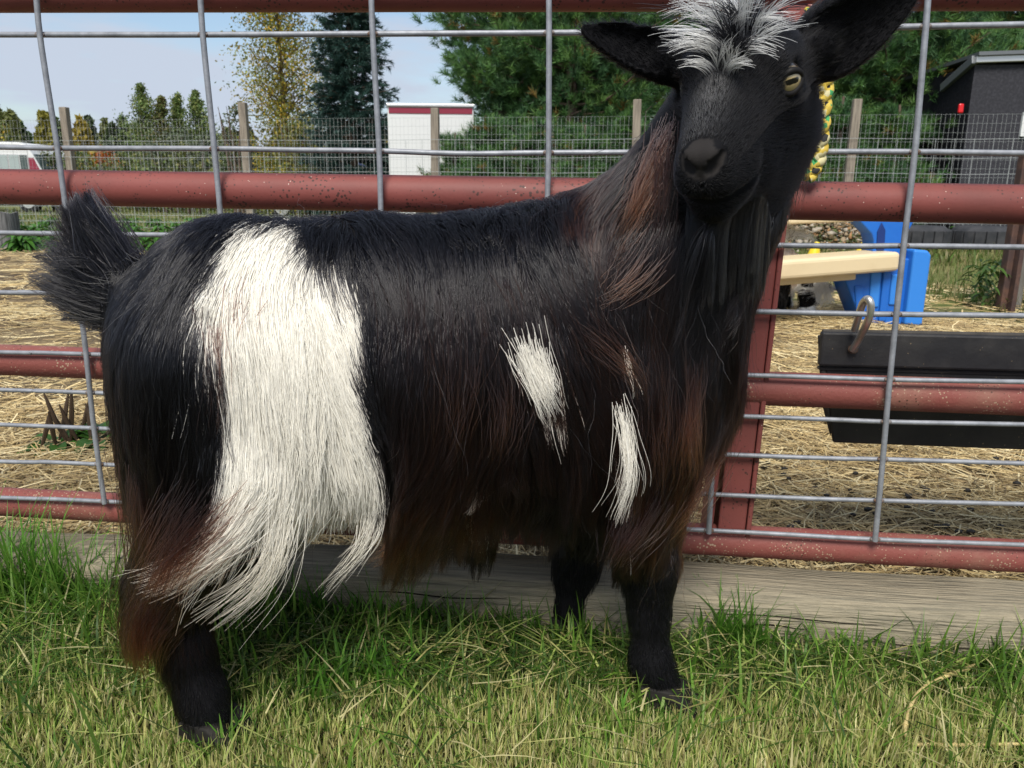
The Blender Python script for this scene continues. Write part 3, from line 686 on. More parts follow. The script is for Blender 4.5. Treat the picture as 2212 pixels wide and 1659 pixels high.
    def wcoat(Pc):
        a, b = head_w(Pc); near = np.where(Pc[:, 1] < .82, 1.0, .45); return np.where(a | b, 0, near)
    P = tri_sample(gV, gQ, NL, wcoat); Nn = sd.grad(P); f = field(P); w, ln = whiteness(P)
    length = f[:, 2] * np.where(rng.random(NL) < .06, 1.35, 1.0) * 1.12 * rng.uniform(.62, 1.15, NL); m = ln > 0; length[m] = ln[m] * rng.uniform(.7, 1.15, m.sum())
    pq = PX(P); legs = (pq[:, 1] > 1300) | ((pq[:, 0] > 1150) & (pq[:, 1] > 1190)); length[legs] *= .62; lowf = (pq[:, 0] > 1150) & (pq[:, 1] > 1060); length[lowf] = np.minimum(length[lowf], .055); length[legs] = np.minimum(length[legs], .02 + .03 * (pq[legs, 0] < 1000))
    lift = np.where(legs, .06, .12) + .08 * rng.random(NL); lay_ = np.where(legs, .0012, np.where(w, .0035, .007))
    S = grow(sd, P, Nn, length, comb, 13, lift, .4, .15, lay_, .045)
    S0 = S; S, own0 = clump(S, 420, .35, 1.4); S, own = clump(S, 34, .62, 1.2); S[w] = S0[w] * .6 + S[w] * .4; sh_ = length < .03; S[sh_] = S0[sh_] * .9 + S[sh_] * .1; S[legs] = S0[legs]
    K = S.shape[1]; t = np.linspace(0, 1, K)
    # soft waves that grow towards the tips
    ph = rng.uniform(0, 6.28, NL)[:, None]; phc = (own * 1.7 % 6.28)[:, None]
    S[:, :, 0] += (.0022 * np.sin(phc + 7 * t) + .0012 * np.sin(ph + 11 * t)) * t * (length[:, None] / .1)
    base = BLACK + (BRN - BLACK) * (f[:, 4] * .7 * rng.uniform(.0, 1.7, NL)).clip(0, 1)[:, None]
    tipc = base + (RUST - base) * (f[:, 3] * rng.uniform(-.5, 1.3, NL) * (.45 + .9 * ((own * 7919) % 17 / 17.))).clip(0, 1)[:, None]
    whc = CREAM * rng.uniform(.82, 1.08, NL)[:, None]; lowq = PX(P)[:, 1] > 1010
    base = np.where(w[:, None], whc, base); tipc = np.where(w[:, None], np.where((lowq & (rng.random(NL) < .3))[:, None], whc * np.array([.75, .62, .5]), whc), tipc)
    tt = (t ** 1.4)[None, :, None]; colr = base[:, None, :] * (1 - tt) + tipc[:, None, :] * tt
    taper = (.00020 * (1 - .75 * t ** 2))[None, :] * rng.uniform(.7, 1.35, NL)[:, None]
    taper[w & (ln == 0)] *= 1.9; taper[w & (ln > 0)] *= 1.5; body_ = ~w & ~legs; curves_obj('coat', S[body_], taper[body_], colr[body_], M_hair, goat)
    lg = ~w & legs; curves_obj('leg_hair', S[lg], taper[lg] * .6, colr[lg] * .8, M_short, goat)
    fl = rng.choice(np.where(body_)[0], 600, replace=False); SF = S[fl] + np.cumsum(rng.normal(0, .0011, (600, K, 3)) + rng.normal(0, .0022, (600, 1, 3)), 1) * np.array([1, .6, .6]); curves_obj('stray_hair', SF, taper[fl] * .7, colr[fl] * 1.3 + .004, M_hair, goat)
    w = w & ~legs; o = curves_obj('white_coat', S[w], taper[w], colr[w], M_white, goat); o['label'] = 'cream white patch and streaks in the coat'
    # --- long locks: (root px, root py, Y, [(dx, dy) path in px], n strands, spread, white, rust)
    LOCKS = [(570, 1060, [(-40, 60), (-90, 120), (-190, 185), (-270, 215)], 150, 24, 1, .5), (620, 1050, [(-15, 80), (-30, 150), (-75, 220), (-185, 300)], 150, 22, 1, .8), (800, 1050, [(5, 60), (-10, 120), (-50, 170), (-110, 235)], 55, 22, 1, .4),
             (720, 1050, [(-50, 50), (-120, 110), (-160, 150)], 60, 20, 1, .2), (940, 1090, [(-40, 50), (-90, 95), (-150, 130)], 160, 30, 0, 1.1), (1000, 1100, [(-40, 50), (-80, 90), (-110, 130)], 120, 26, 0, 1.1), (1340, 870, [(16, 80), (20, 170), (-12, 260)], 80, 10, 1, .1), (1128, 728, [(18, 60), (42, 120), (62, 175)], 170, 19, 1, 0), (1160, 760, [(22, 50), (40, 95)], 70, 12, 1, 0), (1052, 1040, [(-15, 35), (-42, 75)], 50, 9, 1, .1), (1348, 742, [(12, 50), (30, 125)], 9, 5, .8, 0), (900, 640, [(5, 90), (0, 190), (-8, 280)], 60, 40, 0, .7), (980, 720, [(8, 90), (0, 180), (-20, 260)], 70, 46, 0, .8), (1090, 800, [(10, 70), (0, 150), (-20, 210)], 50, 34, 0, .8), (1200, 620, [(30, 80), (60, 170), (70, 240)], 40, 30, 0, .7), (1440, 760, [(4, 100), (0, 200), (-8, 290)], 70, 34, 0, .9), (1290, 560, [(-5, 70), (5, 140), (25, 200)], 40, 30, 0, .7),
             (440, 650, [(-5, 100), (-12, 190), (-20, 300)], 120, 14, .6, 0), (462, 700, [(5, 120), (0, 240)], 40, 12, 0, .3), (540, 640, [(-20, 60), (-20, 130), (-18, 180)], 24, 34, 0, .5), (1080, 600, [(30, 60), (40, 130), (20, 220)], 30, 14, 0, .8), (1260, 690, [(60, 60), (110, 120), (140, 190)], 50, 24, 0, .9), (1500, 780, [(-5, 90), (-10, 180), (-20, 260)], 120, 14, 0, 1.2), (330, 1200, [(-10, 80), (-40, 160), (-30, 240)], 220, 40, 0, .6), (300, 1000, [(0, 80), (5, 180), (10, 250)], 140, 30, 0, .7),
             (350, 1300, [(-30, 50), (-45, 110), (-40, 170)], 200, 34, 0, .9), (1510, 960, [(-15, 70), (-45, 140), (-90, 200)], 200, 34, 0, 1.1), (1400, 1060, [(-20, 60), (-50, 120), (-70, 170)], 200, 40, 0, .2), (1688, 420, [(0, 70), (-2, 140)], 9, 6, 0, 1., .765), (450, 1090, [(-50, 60), (-100, 140), (-140, 230)], 260, 46, 0, .6),
             (1455, 270, [(-25, 60), (-60, 130), (-110, 230)], 220, 22, 0, .5, .71), (1440, 340, [(-30, 60), (-60, 120), (-110, 200)], 140, 30, 0, 1.3, .705), (1430, 440, [(-30, 60), (-70, 110), (-125, 160)], 120, 28, 0, .8, .70), (1410, 540, [(-30, 50), (-70, 90), (-110, 115)], 60, 26, 0, .8), (1450, 400, [(-10, 90), (-30, 180), (-50, 250)], 220, 26, 0, .4, .70), (1470, 300, [(-10, 90), (-25, 200), (-40, 300)], 300, 26, 0, .1, .70)]
    for lx, ly, path, ns, sp, wh, ru, *fy in LOCKS:
        # root found on the near skin by walking along the view ray
        d = ray(lx, ly); s_ = np.linspace(.5, 1.1, 400); pts = np.array([0, 0, CAM_H]) + d * s_[:, None]; v = sd.at(pts); hit = np.argmax(v < .004) if (v < .004).any() else np.argmin(v)
        y0 = fy[0] if fy else pts[hit][1] - .006; guide = bez([W(lx, ly, y0)] + [W(lx + a, ly + b, y0 - .012 * min(1, (i + 1) / 2)) for i, (a, b) in enumerate(path)], 14)
        r0 = rng.normal(0, sp * .00045, (ns, 3)) * np.array([1, .3, 1]); u = np.linspace(0, 1, 14)
        s0_ = rng.uniform(0, .32, ns)[:, None]; cut = np.clip(s0_ + (rng.uniform(.62, 1.02, ns)[:, None] - s0_) * u[None, :], 0, 1); ix = cut * 13; i0 = np.clip(ix.astype(int), 0, 12); fr = (ix - i0)[..., None]
        SS = guide[i0] * (1 - fr) + guide[i0 + 1] * fr + r0[:, None, :] * (1 - .7 * np.clip(cut, 0, 1)[..., None])
        dv = SS - SS[:, :1]; an = rng.normal(0, .085, (ns, 1)); SS[:, :, 0] += -an * dv[:, :, 2]; SS[:, :, 2] += an * dv[:, :, 0]; SS[:, :, 1] += rng.normal(0, .06, (ns, 1)) * np.abs(dv[:, :, 2])
        SS[:, :, 0] += .0015 * np.sin(rng.uniform(0, 6.28, (ns, 1)) + 8 * u) * u
        isw = rng.random(ns) < wh; b_ = np.where(isw[:, None], CREAM * rng.uniform(.7, 1.05, (ns, 1)), BLACK + (BRN - BLACK) * .5)
        e_ = np.where(isw[:, None], CREAM * np.array([.8, .72, .62]), RUST * 1.0); k_ = np.clip(ru * rng.uniform(.1, 1.1, ns), 0, 1)[:, None]; e_ = b_ * (1 - k_) + e_ * k_
        cc = b_[:, None] * (1 - u[None, :, None]) + e_[:, None] * u[None, :, None]
        curves_obj('hair_lock', SS, (.00024 * (1 - .7 * u ** 2))[None, :], cc, M_white if wh > .5 else M_hair, goat)
    # --- short hair of the face
    NF = 60000
    P = tri_sample(gV, gQ, NF, lambda p: head_w(p)[0].astype(float) + .0); h = (P - HO) @ HR; Nn = sd.grad(P)
    ok = ~((h[:, 0] > flen - .012) & ((h[:, 1] / .0175) ** 2 + ((h[:, 2] + .0135) / .0132) ** 2 < 1)); ok &= ~((h[:, 0] > flen - .055) & (np.abs(h[:, 2] + .047 - .09 * np.clip(flen - .02 - h[:, 0], 0, .1)) < .0045)); de = np.minimum(np.linalg.norm(P - H(.006, .0, .0455), axis=1), np.linalg.norm(P - H(.006, .0, -.0455), axis=1)); ok &= de > .0165
    P, Nn, h = P[ok], Nn[ok], h[ok]; nf = len(P)
    lf = np.interp(h[:, 0], [-.06, -.03, .02, flen - .03, flen + .02], [.018, .010, .0065, .0038, .0025]) * rng.uniform(.7, 1.2, nf)
    lf *= np.where(h[:, 2] < -.06, 1.4, 1.0)
    def fcomb(p):
        hh = (p - HO) @ HR; return unit(-HF + HU * np.where(hh[:, 2] > -.02, .25, -.35)[:, None] + HL * (hh[:, 1:2] * 14))
    S = grow(sd, P, Nn, lf, fcomb, 6, .10, .3, 0, .0010, .05, .0003); t = np.linspace(0, 1, 6)
    grey = np.exp(-((h[:, 0] - .055) / .045) ** 2) * np.exp(-((h[:, 1] + .004) / .012) ** 2) * (h[:, 2] > -.01)  # nose-bridge highlight painted into the hair colour
    cc = np.repeat((np.array([.004, .004, .0052]) * rng.uniform(.5, 1.6, (nf, 1)) + (.16 * grey * rng.uniform(0, 1, nf))[:, None])[:, None, :], 6, 1)
    curves_obj('face_hair', S, (.00012 * (1 - .7 * t))[None, :], cc, M_short, goat)
    # --- ears: short velvet
    NE = 9000
    P = tri_sample(gV, gQ, NE, lambda p: head_w(p)[1].astype(float)); Nn = sd.grad(P)
    eo = np.where((P[:, 0] > HO[0])[:, None], unit(W(1975, -22, .690) - W(1742, 150, .715)), unit(W(1278, 58, .715) - W(1478, 142, .728)))
    S = P[:, None, :] + (Nn * .35 + eo * .8 + .15 * rng.standard_normal((NE, 3)))[:, None, :] * (np.linspace(0, 1, 4)[None, :, None] * (.006 * rng.uniform(.5, 1.3, NE))[:, None, None])
    curves_obj('ear_hair', S, (.00014 * (1 - .7 * np.linspace(0, 1, 4)))[None, :], np.tile(np.array([.0025, .0025, .003]), (NE, 4, 1)), M_short, goat)
    # --- forelock: a loose fountain of pale strands rising from the forehead
    h_all = (gV - HO) @ HR; cand = gV[(np.abs(h_all[:, 1]) < .017) & (h_all[:, 0] > -.045) & (h_all[:, 0] < .042) & (h_all[:, 2] > .006)]
    rf = np.random.default_rng(77); NC = 48; cen = cand[rf.integers(0, len(cand), NC)]; hc_ = (cen - HO) @ HR; SS, CC = [], []; K = 16; u = np.linspace(0, 1, K)
    for ci in range(NC):
        f0, l0 = hc_[ci, 0], hc_[ci, 1]; sg = np.clip(l0 / .013 + rf.normal(0, .45), -1.5, 1.5); ns = int(rf.integers(10, 26)); pale = rf.random() < .66
        ln = rf.uniform(.05, .082) * np.interp(f0, [-.05, .0, .02, .042], [1.0, 1.0, .7, .4]); g0 = rf.uniform(.02, .075); up0 = rf.uniform(.55, .95)
        P = cen[ci] + rf.normal(0, .0024, (ns, 3)); d = unit(HU * up0 + HF * rf.uniform(.1, .4) + HL * sg * .30 + (.06 * rf.standard_normal((ns, 3)))); p = P; out = [p]; lk = ln * rf.uniform(.6, 1.05, ns)
        for i in range(1, K):
            d = unit(d + np.array([0, 0, -1.0]) * g0 + HL * sg * .05 + .010 * rf.standard_normal((ns, 3))); p = p + d * (lk / (K - 1))[:, None]; s = sd.at(p); m = s < .003
            if m.any(): p = p.copy(); p[m] += sd.grad(p[m]) * (.003 - s[m])[:, None]
            out.append(p)
        SS.append(np.stack(out, 1)); c0 = np.array([.92, .92, .90]) * rf.uniform(.55, 1.05, (ns, 1)) if pale else np.array([.012, .012, .015]) * np.ones((ns, 1)); rt = np.array([.22, .22, .23]) if pale else np.array([.008, .008, .01])
        q = np.clip(u * 3.0, 0, 1)[None, :, None]; CC.append(rt * (1 - q) + c0[:, None, :] * q)
    curves_obj('forelock', np.concatenate(SS), (.00027 * (1 - .7 * u ** 2))[None, :], np.concatenate(CC), M_white, goat)
    # --- tail
    NT = 9000; a0, a1 = W(312, 672, .765), W(268, 598, .765); s_ = rng.random(NT) ** .6; K = 14; u = np.linspace(0, 1, K)
    P = a0 + (a1 - a0) * s_[:, None] + rng.normal(0, .010, (NT, 3)); k = rng.random(NT)
    # fan from straight up (tip) to back and down (root)
    angd = np.interp(s_ + .18 * rng.standard_normal(NT), [0, .25, .5, .75, 1], [-148, -172, -196, -226, -258]); aa = np.radians(angd)
    d = np.stack([np.cos(aa), .35 * rng.standard_normal(NT), np.sin(aa)], -1); d = unit(d * np.array([1, .6, 1]))
    ln = rng.uniform(.066, .094, NT) * np.interp(s_, [0, .3, .6, 1], [.8, 1.08, .92, .93]) * (1 + .18 * np.sin(s_ * 23)); p = P; out = [p]; bend = np.array([-.03, 0, .05])
    for i in range(1, K):
        d = unit(d + bend * (1 - i / K) + .012 * rng.standard_normal((NT, 3))); p = p + d * (ln / (K - 1))[:, None]; out.append(p)
    S = np.stack(out, 1); S, own0 = clump(S, 300, .3, 1.0); S, own = clump(S, 80, .78, 1.0)
    cg = np.array([.0032, .0032, .0045]) * rng.uniform(.6, 1.6, (NT, 1)); cg = np.where((rng.random(NT) < .012)[:, None], np.array([.4, .36, .3]), cg)
    curves_obj('tail_hair', S, (.00034 * (1 - .75 * u ** 2))[None, :], np.repeat(cg[:, None, :], K, 1), M_hair, goat)
    # --- beard under the chin
    NB = 2600; P = tri_sample(gV, gQ, 60000, lambda p: head_w(p)[0] + .02); h = (P - HO) @ HR; k = (h[:, 2] < -.075) & (h[:, 2] > -.12) & (h[:, 0] > .0) & (np.abs(h[:, 1]) < .03); P = P[k][:NB]; n = len(P); Nn = sd.grad(P)
    S = grow(sd, P, Nn, rng.uniform(.04, .085, n), lambda p: np.tile(unit(np.array([.02, .05, -1])), (len(p), 1)), 12, .2, .4, 0, .006, .05); S, own = clump(S, 40, .6, 1.2); u = np.linspace(0, 1, 12)
    curves_obj('beard', S, (.00024 * (1 - .7 * u ** 2))[None, :], np.tile(np.array([.0085, .0085, .0105]), (n, 12, 1)), M_hair, goat)
    # --- cloven hooves
    M_hoof = mat('hoof_horn', (.012, .011, .010), .7, .2, c2=(.025, .022, .018), nscale=60, npos=(.5, .8), bump=.3, bscale=150)
    for (x, y, Y_, s_, a_) in ((1432, 1478, .729, 1.22, -.3), (1230, 1345, .866, 1.15, -.25), (460, 1560, .668, 1.25, -.3), (440, 1425, .81, 1.05, -.2)):
        b = W(x, y, Y_); mbh = MB(); R = np.array(Matrix.Rotation(a_, 3, 'Z')); top = max(.03, b[2])
        for sy in (-1, 1):
            prof = [(-.020, .0), (.036, .0), (.034, .006), (.010, top), (-.018, top)]; n = len(prof); V = []
            for wq, shr in ((-.0085, .85), (-.004, 1.0), (.004, 1.0), (.0085, .85)): V += [R @ np.array([u_ * s_ * (shr if u_ > 0 else 1), (sy * .0098 + wq + .002 * sy * (u_ > .03)) * s_, z_ * (.97 if shr < 1 else 1)]) for u_, z_ in prof]
            F = [tuple(range(n)), tuple(3 * n + i for i in range(n - 1, -1, -1))] + [(j * n + i, (j + 1) * n + i, (j + 1) * n + (i + 1) % n, j * n + (i + 1) % n) for j in range(3) for i in range(n)]
            mbh.add([v + np.array([b[0], b[1], 0]) for v in V], F)
        mbh.build('hoof', M_hoof, goat, True, bevel=.002, world=True)
    # --- eyes
    def eye_mat():
        m = bpy.data.materials.new('goat_eye'); m.use_nodes = True; t = m.node_tree; l = t.links.new; p = t.nodes['Principled BSDF']
        p.inputs['Roughness'].default_value = .06; p.inputs['Coat Weight'].default_value = 1.0; p.inputs['Coat Roughness'].default_value = .03
        a = N(t, 'ShaderNodeAttribute', attribute_name='col'); l(a.outputs['Color'], p.inputs['Base Color']); return m
    M_eye = eye_mat(); M_lid = mat('eyelid', (.010, .009, .009), .6, .2)
    for s in (-1, 1):
        c = H(.0070, .001, .0385 * s) if s > 0 else H(.003, -.001, -.0345); look = unit(HL * s * (.66 if s > 0 else .86) + HF * (.74 if s > 0 else .5) + HU * .06); side = unit(np.cross(HU, look)); upv = np.cross(look, side)
        r = .0138; V = []; cols = []; nu, nv = 48, 40
        for i in range(nv + 1):
            th = math.pi * .55 * i / nv
            for j in range(nu):
                w = 2 * math.pi * j / nu; x, y = math.sin(th) * math.cos(w), math.sin(th) * math.sin(w); V.append(c + r * (look * math.cos(th) + side * x + upv * y))
                rr = math.hypot(x, y); pup = max(abs(x) / .42, 0) ** 4 + (abs(y - .06) / .17) ** 4 < 1
                cols.append((.004, .004, .004) if pup else (tuple(np.array([.50, .385, .19]) * (1.05 - .45 * rr)) if rr < .80 else ((.10, .07, .035) if rr < .84 else (.03, .024, .02))))
        F = [(i * nu + j, (i + 1) * nu + j, (i + 1) * nu + (j + 1) % nu, i * nu + (j + 1) % nu) for i in range(nv) for j in range(nu)]
        link('eye', mesh_np('eye', np.array(V), np.array(F), True, np.array(cols)), M_eye, goat, True)['label'] = 'amber eye with a dark horizontal slot pupil'
        # eyelids: rim around the almond opening
        for half in (1, -1):
            P = [];
            for q in np.linspace(-1, 1, 17):
                x = q * .80; y = half * (.58 if half > 0 else .70) * (1 - q * q) ** .7 + .02
                z = math.sqrt(max(0, 1 - x * x - y * y)); P.append(c + r * 1.01 * (look * z + side * x + upv * y))
            link('eyelid', MB().tube(P, [.0016 + .0016 * (1 - abs(q)) ** .5 for q in np.linspace(-1, 1, 17)], 8).mesh('eyelid', True), M_lid, goat, True)

# ------------------------------------------------------------------ things in the pen
RNG2 = np.random.default_rng(21)
M_black_rubber = mat('black_rubber', (.014, .014, .016), .55, .4, c2=(.04, .038, .036), nscale=14, npos=(.45, .8), bump=.25, bscale=120, spots=[(130, .14, (.16, .12, .07))])
M_steel = mat('worn_steel', (.62, .61, .58), .35, .5, metal=.8, c2=(.28, .24, .2), nscale=30, npos=(.58, .8), bump=.1)
M_rustd = mat('rusty_bolt', (.10, .06, .04), .6, .4, metal=.5)
# hook-over feeder hanging on the inside of the gate
if 'pen' not in SKIP:
    fo = .062
    fa, fb = onG(1772, 716, fo), onG(2212, 742, fo); fdir = unit(fb - fa); fdir[2] = 0; fdir = unit(fdir)
    fd = empty('feed_trough', fa, 'black rubber feed trough hooked over the wire behind the gate', 'trough', rz=math.atan2(fdir[1], fdir[0]))
    flen_, hh, dp = .62, .150, .15
    def trough(x0, x1, top, bot, y0, y1): return x0, x1, top, bot, y0, y1
    mb = MB()
    # outer and inner tapered shells; local x along the gate, y away from the camera, z up (0 = rim of the near wall)
    o_top = [(0, 0, 0), (flen_, 0, 0), (flen_ - .05, dp, -.06), (.062, dp, -.06)]; o_bot = [(.034, .014, -hh), (flen_ - .03, .012, -hh), (flen_ - .06, dp - .03, -hh), (.06, dp - .03, -hh)]
    w_ = .009; i_top = [(w_ + .004, w_, 0), (flen_ - w_, w_, 0), (flen_ - w_ - .05, dp - w_, -.06), (.062 + w_, dp - w_, -.06)]; i_bot = [(.04, .03, -hh + w_), (flen_ - .04, .03, -hh + w_), (flen_ - .07, dp - .04, -hh + w_), (.07, dp - .04, -hh + w_)]
    V = o_top + o_bot + i_top + i_bot
    F = [(0, 1, 5, 4), (1, 2, 6, 5), (2, 3, 7, 6), (3, 0, 4, 7), (4, 5, 6, 7), (8, 12, 13, 9), (9, 13, 14, 10), (10, 14, 15, 11), (11, 15, 12, 8), (12, 15, 14, 13), (0, 8, 9, 1), (1, 9, 10, 2), (2, 10, 11, 3), (3, 11, 8, 0)]
    mb.add(V, F).build('tub', M_black_rubber, fd, True, bevel=.012, seg=4)
    MB().add([(0.004, .0015, -.046), (flen_, .0015, -.046), (flen_ - .004, .0025, -.050), (.004, .0025, -.050), (0.004, .012, -.046), (flen_, .012, -.046), (flen_, .014, -.05), (0.004, .014, -.05)],
             [(0, 1, 2, 3), (0, 4, 5, 1), (3, 2, 6, 7), (0, 3, 7, 4), (1, 5, 6, 2), (4, 7, 6, 5)]).build('rim_band', M_black_rubber, fd, bevel=.0004)
    MB().box((flen_ / 2, .003, -.022), (flen_ - .004, .013, .044)).build('rim_flange', M_black_rubber, fd, bevel=.003)
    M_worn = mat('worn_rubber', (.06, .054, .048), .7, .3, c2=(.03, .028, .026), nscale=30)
    MB().tube([(.004, .004, -.001), (flen_ * .5, .0035, .0005), (flen_ - .01, .004, -.001)], .0035, 8).build('rim', M_worn, fd, True)  # worn rim, its lighter colour also paints the highlight along the edge
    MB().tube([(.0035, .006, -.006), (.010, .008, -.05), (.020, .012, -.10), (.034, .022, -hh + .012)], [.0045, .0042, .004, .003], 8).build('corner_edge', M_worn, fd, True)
    # steel hook over the wire
    hk = [onG(1838, 752, fo - .012), onG(1850, 715, fo - .020), onG(1868, 675, fo - .03), onG(1880, 650, .018), onG(1874, 646, -.008), onG(1862, 662, -.014)]
    hk2 = [onG(1836, 750, fo - .012), onG(1846, 700, fo - .018), onG(1860, 670, fo - .028), onG(1872, 652, .02)]
    MB().tube(bez([onG(1842, 756, fo - .010), onG(1858, 728, fo - .026), onG(1876, 690, .004), onG(1881, 660, -.004), onG(1874, 646, .000), onG(1862, 660, .016), onG(1846, 712, fo - .014)], 40), .0044, 12).build('hook', M_steel, fd, True, world=True)
    MB().tube([onG(1843, 754, fo - .010), onG(1843, 754, fo + .004)], .006, 12).build('bolt', M_rustd, fd, True, world=True)

    # child's plastic picnic table
    M_blue = mat('blue_plastic', (.012, .12, .48), .38, .45, c2=(.02, .16, .55), nscale=5, npos=(.5, .8), bump=.08, bscale=80)
    M_blued = mat('blue_plastic_panel', (.03, .20, .62), .4, .45)
    M_cream = mat('cream_plastic', (.66, .54, .34), .42, .4, c2=(.56, .44, .26), nscale=5, npos=(.5, .85), bump=.05, spots=[(30, .08, (.1, .07, .04))])
    tl = G(1900, 698); TY = tl[1]; px = TY / FPX * 1.0                       # metres per frame unit near the table
    pt = empty('picnic_table', (tl[0], TY, 0), "child's blue and cream plastic picnic table in the straw pen", 'table')
    def tz(y): return W(1900, y, TY)[2]
    def tx(x): return W(x, 600, TY)[0] - tl[0]
    # end leg: splayed base, waist and flared top
    base_prof = [(tx(1815), tz(602)), (tx(1864), .0), (tx(1958), 0), (tx(1958), tz(556)), (tx(1830), tz(556))]
    MB().prism(base_prof, 'y', -.05, .11).build('leg_panel', M_blue, pt, bevel=.008, seg=2)
    neck = [(tx(1872), tz(560)), (tx(1872), tz(520)), (tx(1866), tz(505)), (tx(1838), tz(478)), (tx(1838), tz(470)), (tx(1952), tz(470)), (tx(1952), tz(478)), (tx(1940), tz(505)), (tx(1934), tz(520)), (tx(1934), tz(560))]
    MB().prism(neck, 'y', -.03, .09).build('leg_neck', M_blue, pt, bevel=.006, seg=2)
    for x0, x1, xb0, xb1, y0, y1 in ((1868, 1890, 1872, 1892, 585, 660), (1912, 1926, 1914, 1934, 590, 655), (1836, 1855, 1848, 1858, 615, 680)):
        MB().prism([(tx(x0), tz(y0)), (tx(x1), tz(y0)), (tx(xb1), tz(y1)), (tx(xb0), tz(y1))], 'y', -.058, -.046).build('leg_rib', M_blued if x0 != 1836 else M_blue, pt, bevel=.005, seg=2)
    MB().prism([(tx(1893), tz(556)), (tx(1911), tz(556)), (tx(1911), tz(690)), (tx(1895), tz(690))], 'y', -.063, -.046).build('leg_rib', M_blue, pt, bevel=.006)
    MB().prism([(tx(1883), tz(480)), (tx(1893), tz(496)), (tx(1895), tz(540)), (tx(1879), tz(540)), (tx(1876), tz(500))], 'y', -.036, -.026).build('leg_rib', mat('recess_shade_blue', (.008, .03, .15), .5), pt, bevel=.003)  # shade of the leg recess put in as a darker blue piece
    MB().prism([(tx(1946), tz(695)), (tx(1984), tz(697)), (tx(1984), tz(548)), (tx(1976), tz(538)), (tx(1946), tz(536))], 'y', -.085, .15).build('bench_support', M_blued, pt, bevel=.010, seg=3)
    # bench plank runs back to the left, nearer end at the left
    def plank(name, pts, y0s, w, hgt, m, ov=.0):
        (xa, ya, Ya), (xb, yb, Yb) = pts; A = W(xa, ya, Ya); B = W(xb, yb, Yb); t = unit(B - A); n = np.array([-t[1], t[0], 0]); n = unit(n); up = np.cross(t, n); up = up if up[2] > 0 else -up
        c = (A + B) / 2 + n * w / 2; R = np.stack([t, n, up], 1); return MB().box(c, (np.linalg.norm(B - A), w, hgt), R).build(name, m, pt, bevel=hgt * .22, seg=3, world=True)
    plank('bench_seat', ((1570, 594, TY - .35), (1946, 565, TY - .10)), None, .19, .082, M_cream)
    plank('bench_rail', ((1570, 618, TY - .25), (1850, 597, TY - .07)), None, .05, .03, M_cream)
    plank('table_top', ((1560, 478, TY - .1), (1960, 462, TY + .10)), None, .42, .05, M_cream)

    # small yellow pegs beyond the bench
    M_yel = mat('yellow_plastic', (.78, .55, .02), .4, .4)
    for (x, y, lean_) in ((1756, 556, .15), (1860, 548, .3)):
        b = W(x, y, 4.6); e = empty('yellow_toy', (b[0], b[1], 0), 'small yellow plastic toy standing behind the cream bench', 'toy', 'yellow toys behind the bench')
        z = b[2]; P = [(b[0], b[1], z * s) for s in (0, .3, .6, .8)] + [(b[0] + .02 * lean_, b[1], z), (b[0] + .06 * lean_, b[1], z + .05), (b[0] + .13 * lean_, b[1], z + .09)]
        MB().tube(bez(P, 16), np.interp(np.linspace(0, 1, 16), [0, .05, .6, .85, 1], [.05, .055, .045, .026, .014]), 10).build('toy_body', M_yel, e, True, world=True)

    # old tyres half sunk beyond the pen
    M_tyre = mat('old_tyre', (.028, .030, .034), .8, .2, c2=(.06, .06, .064), nscale=9, npos=(.4, .75), bump=.4, bscale=60)
    for (x, y, r, lab) in ((2014, 527, .34, 'old grey tyre lying flat beside the blue table leg'), (2150, 524, .33, 'old tyre lying among weeds beside the leaning steel post')):
        g = W(x, y, 8.35); r *= .9; e = empty('tyre', (g[0], 8.35 + r, .05), lab, 'tyre'); prof = [(r - .19, .0), (r - .06, -.02), (r - .005, .03), (r, .10), (r - .01, .17), (r - .06, .215), (r - .15, .22), (r - .2, .19), (r - .19, .0)]
        n = 36; V = [(pr * math.cos(2 * math.pi * k / n), pr * math.sin(2 * math.pi * k / n), pz + .01) for k in range(n) for pr, pz in prof]; q = len(prof)
        MB().add(V, [(k * q + i, ((k + 1) % n) * q + i, ((k + 1) % n) * q + i + 1, k * q + i + 1) for k in range(n) for i in range(q - 1)]).build('carcass', M_tyre, e, True)
        mbt = MB()
        for k in range(18):
            a = 2 * math.pi * k / 18; R = Matrix.Rotation(a, 3, 'Z'); c = R @ Vector((r + .002, 0, .105)); mbt.box(c, (.03, .095, .15), np.array(R))
        t_ = mbt.build('tread', M_tyre, e, bevel=.006); t_['kind'] = 'stuff'

    # mound of stones and dead leaves
    g = G(1775, 548); n = 2600; a = RNG2.uniform(0, 6.283, n); rr = np.sqrt(RNG2.random(n)); X = 1.15 * rr * np.cos(a); Y = .8 * rr * np.sin(a); Z = .38 * (1 - rr ** 2) + .01
    bc = np.stack([X, Y, Z], -1); sc_ = RNG2.uniform(.012, .038, n); oct_ = np.array([(1, 0, 0), (-1, 0, 0), (0, 1, 0), (0, -1, 0), (0, 0, .6), (0, 0, -.6)], float)
    V = bc[:, None, :] + (oct_[None] + .35 * RNG2.standard_normal((n, 6, 3))) * sc_[:, None, None]; of = np.array([(0, 2, 4), (2, 1, 4), (1, 3, 4), (3, 0, 4), (2, 0, 5), (1, 2, 5), (3, 1, 5), (0, 3, 5)])
    cl = np.array([(.26, .2, .13), (.18, .13, .08), (.33, .29, .23), (.12, .09, .05), (.3, .17, .08), (.08, .1, .04)])[RNG2.integers(0, 6, n)]
    o = link('leaf_litter_mound', mesh_np('leaf_litter_mound', V.reshape(-1, 3), (np.arange(n)[:, None, None] * 6 + of[None]).reshape(-1, 3), False, np.repeat(cl, 6, 0)), mat('litter', (0, 0, 0), .9, .1, attr=True)); o.location = (g[0], g[1] + .9, -.02)
